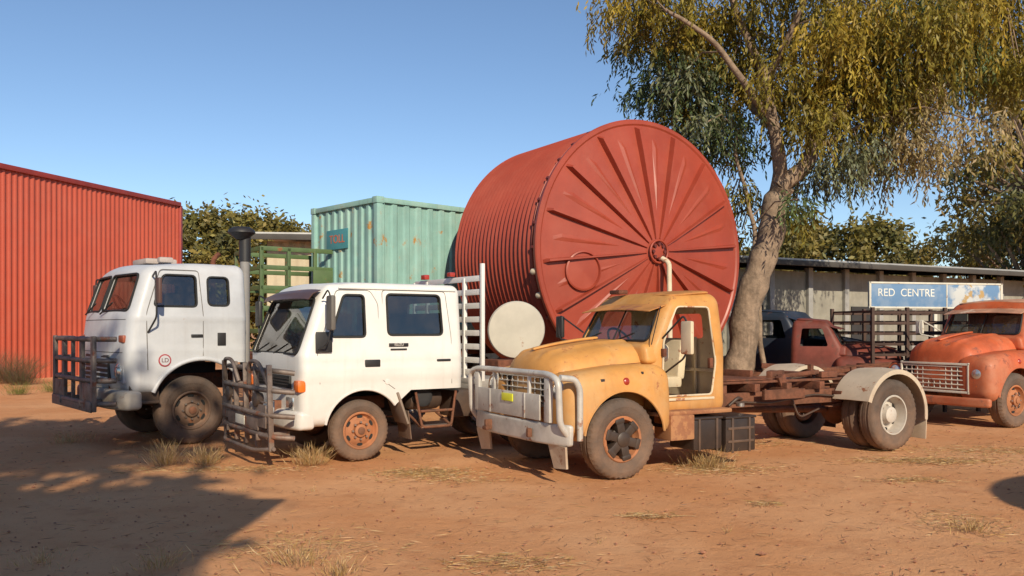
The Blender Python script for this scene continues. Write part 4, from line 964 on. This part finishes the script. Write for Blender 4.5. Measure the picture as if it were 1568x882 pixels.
# trees & unseen shadow casters behind the photographer whose shadows reach the yard
scrub_tree('shade_tree',-1.4,-8.2,12.3,6.5,[OLV,GRN],60,170,.32,.52,.4,rs=1.0,aspect=.38)
scrub_tree('shade_tree',-5.6,-8.6,12.0,7.0,[OLV,GRN],64,170,.32,.48,.4,rs=1.0,aspect=.38)
tk=empty('round_shadow_caster',(8.15,2.3,0))  # unseen round body, added to cast the rounded ground shadow at right
lathe('caster_shell',[(.001,0),(2.0,0)]+[(2.0+.02*math.cos(i*math.pi/2),.05+i*.05) for i in range(57)]+[(2.0,2.9),(1.2,3.05),(.001,3.2)],TIN,tk,'z',(0,0,0),64,40)
ns=empty('unseen_shadow_shed',(.45,0,0))  # unseen shed, roof outline shaped to throw the left foreground shadow
mk('roof',[(-9.5,-.6,4.70),(.05,-.35,4.62),(.05,-6.6,4.9),(-9.5,-6.6,4.9),(-9.5,-.6,4.74),(.05,-.35,4.66),(.05,-6.6,4.94),(-9.5,-6.6,4.94)],[(0,1,2,3),(4,5,6,7),(0,1,5,4),(1,2,6,5),(2,3,7,6),(3,0,4,7)],TIN,ns)
boxes('posts',[((x,y,2.33),(.12,.12,4.66)) for x in (-9.3,-6.2,-3.1) for y in (-.9,-6.4)]+[((-.15,-3.2,2.35),(.12,.12,4.7)),((-.15,-6.4,2.35),(.12,.12,4.7))],PO,ns)
corrwall('back_wall',(-9.4,-6.5),(-.1,-6.5),0,4.85,TIN,ns,.25)

# ---------------------------------------------------------------- ground
def ground():
    def lines(a,b,st,far):
        L=[]; x=a
        while x<=b: L.append(x); x+=st
        g=st; x=a
        pre=[]
        while x>-far: g*=1.35; x-=g; pre.append(x)
        post=[];g=st;x=L[-1]
        while x<far: g*=1.35; x+=g; post.append(x)
        return pre[::-1]+L+post
    xs=lines(-12,14,.11,900); ys=lines(3.5,24,.11,900)
    V=[];F=[]
    for y in ys:
        for x in xs:
            z=0
            if -13<x<15 and 2<y<26:
                z=noise.noise(Vector((x*.7,y*.7,0)))*.014+noise.noise(Vector((x*2.7,y*2.7,3)))*.009+noise.noise(Vector((x*7,y*7,7)))*.006-.006
            V.append((x,y,z))
    n=len(xs)
    for j in range(len(ys)-1):
        for i in range(n-1): a=j*n+i; F.append((a,a+1,a+n+1,a+n))
    m=bpy.data.materials.new('red_dirt'); m.use_nodes=True; nt=m.node_tree; bs=nt.nodes['Principled BSDF']
    tc=nt.nodes.new('ShaderNodeTexCoord'); v=tc.outputs['Object']
    c=_mix(nt,_ramp(nt,_noise(nt,v,.45,7,.6),.35,.65),(.60,.28,.125),(.68,.36,.18))
    c=_mix(nt,_math(nt,'MULTIPLY',_ramp(nt,_noise(nt,v,2.3,8,.7),.5,.72),.5),c,(.44,.175,.075))
    c=_mix(nt,_math(nt,'MULTIPLY',_ramp(nt,_noise(nt,v,9,8,.75),.55,.75),.5),c,(.70,.44,.25))
    c=_mix(nt,_math(nt,'MULTIPLY',_ramp(nt,_noise(nt,v,45,4,.6),.62,.7),.6),c,(.25,.11,.055))
    nt.links.new(c,bs.inputs['Base Color']); bs.inputs['Roughness'].default_value=.95; bs.inputs['Specular IOR Level'].default_value=.1
    b=nt.nodes.new('ShaderNodeBump'); b.inputs['Strength'].default_value=.7; b.inputs['Distance'].default_value=.03
    h=_math(nt,'ADD',_noise(nt,v,6,9,.75),_math(nt,'MULTIPLY',_noise(nt,v,60,4),.25)); nt.links.new(h,b.inputs['Height']); nt.links.new(b.outputs[0],bs.inputs['Normal'])
    mk('ground',V,F,m,None,80,fix=False)
ground()
def grass():
    lv=Leaves(); cols=[(.50,.34,.15),(.42,.27,.11),(.58,.42,.22)]
    def tuft(x,y,r,h,n,cols=cols):
        for _ in range(n):
            a=random.uniform(0,6.28); d=abs(random.gauss(0,r*.45)); p=Vector((x+d*math.cos(a),y+d*math.sin(a),0)); 
            lean=Vector((math.cos(a),math.sin(a),0))*random.uniform(.1,.9)+Vector((random.uniform(-.3,.3),random.uniform(-.3,.3),1))
            L=h*random.uniform(.4,1.1); lv.leaf(p,lean,.003,L*.6,jit(random.choice(cols),.2))
            lv.leaf(p+lean.normalized()*L*.5,lean+Vector((random.uniform(-.6,.6),random.uniform(-.6,.6),-.2)),.0025,L*.55,jit(random.choice(cols),.2))
    def straw(x,y,rx,ry,n,c=cols):
        for _ in range(n):
            p=Vector((x+random.gauss(0,rx*.5),y+random.gauss(0,ry*.5),random.uniform(.004,.02)))
            a=random.uniform(0,6.28); lv.leaf(p,Vector((math.cos(a),math.sin(a),random.uniform(-.03,.12))),.003,random.uniform(.04,.15),jit(random.choice(c),.3))
    for t in ((-4.05,9.95,.22,.32,230),(-3.6,10.0,.22,.26,200),(-2.35,9.95,.24,.28,280),(2.25,9.75,.30,.28,320),(-2.35,5.65,.22,.15,110),(-1.45,5.75,.28,.2,110),(-1.1,5.5,.2,.16,80),(3.62,6.7,.18,.14,90),(-3.2,5.8,.3,.10,80),(-6.2,11.9,.5,.18,200),(-10.5,22,.5,.3,200),(-9.6,20,.4,.2,150)): tuft(*t)
    for s in ((-.95,9.35,.55,.35,1100),(.0,5.75,.5,.25,400),(1.15,7.2,.22,.1,220),(5.0,10.2,.9,.3,1200),(3.0,11.8,.8,.5,900),(3.7,6.9,.4,.5,350),(2.3,9.6,.6,.4,900),(-3.2,9.6,1.2,.3,700),(6.5,11.0,1.5,.5,1200),(-1.6,6.2,.8,.5,400),(2.3,7.7,.15,.1,120),(4.2,8.9,.5,.2,300),(-.6,8.9,.6,.2,220)): straw(*s)
    for _ in range(2600):
        y=random.uniform(5.2,15)
        straw(random.uniform(-.62*y,.62*y),y,.05,.05,1,[(.45,.28,.13),(.30,.16,.08),(.22,.11,.06)])
    for _ in range(14):
        y=random.uniform(5.5,13); x=random.uniform(-.6*y,.6*y); tuft(x,y,.05,random.uniform(.04,.09),10)
    lv.build('dry_grass',None)
    lv=Leaves()
    for (x,y,r,h,n) in ((-13.9,24.0,.5,.9,700),(-14.6,24.6,.6,1.1,700),(-15.4,23,.6,.9,600)): tuft(x,y,r,h,n,[(.10,.10,.04),(.16,.12,.06),(.12,.08,.06)])
    for (x,y) in ((-11.9,20.5),(-11.5,21.3)): tuft(x,y,.35,.35,300,[(.16,.20,.04),(.22,.2,.06)])
    lv.build('scrub_bush',None)
grass()
def stones():
    V=[];F=[]
    for _ in range(1300):
        y=5.2+random.random()**1.6*10; x=random.uniform(-.62,.62)*y; r=random.uniform(.005,.015)*(1.8 if random.random()<.05 else 1); b=len(V)
        for d in ((1,0,0),(0,1,0),(-1,0,0),(0,-1,0),(0,0,.8),(0,0,-.6)): V.append((x+d[0]*r*random.uniform(.7,1.3),y+d[1]*r*random.uniform(.7,1.3),r*.3+d[2]*r*random.uniform(.6,1)))
        for f in ((0,1,4),(1,2,4),(2,3,4),(3,0,4),(1,0,5),(2,1,5),(3,2,5),(0,3,5)): F.append(tuple(b+i for i in f))
    mk('pebbles',V,F,mat('pebble_stone',(.36,.16,.09),.9,var=.4,scale=3),None,fix=False)
stones()

# ---------------------------------------------------------------- light, world, camera
w=bpy.data.worlds.new('World'); scene.world=w; w.use_nodes=True; nt=w.node_tree
bg=nt.nodes['Background']; sky=nt.nodes.new('ShaderNodeTexSky'); sky.sky_type='NISHITA'; sky.sun_disc=False
sky.sun_elevation=R(SUN_EL); sky.sun_rotation=math.atan2(SUN_H.x,SUN_H.y); sky.air_density=1.0; sky.dust_density=.1; sky.ozone_density=3.0; sky.altitude=900
nt.links.new(sky.outputs[0],bg.inputs[0]); bg.inputs[1].default_value=.13
sun=bpy.data.lights.new('sun','SUN'); sun.energy=5.0; sun.angle=R(.5); sun.color=(1,.86,.65)
so=bpy.data.objects.new('sun',sun); scene.collection.objects.link(so)
sd=SUN_H*math.cos(R(SUN_EL))+Vector((0,0,math.sin(R(SUN_EL)))); so.rotation_euler=(-sd).to_track_quat('-Z','Y').to_euler(); so.location=(3,-10,12)
cam=bpy.data.cameras.new('camera'); co=bpy.data.objects.new('camera',cam); scene.collection.objects.link(co)
co.location=(0,0,1.6); co.rotation_euler=(R(90),0,0); cam.sensor_width=36; cam.lens=29.85; cam.shift_y=.0395; cam.clip_end=3000
scene.camera=co
scene.view_settings.view_transform='Standard'; scene.view_settings.look='None'; scene.view_settings.exposure=0
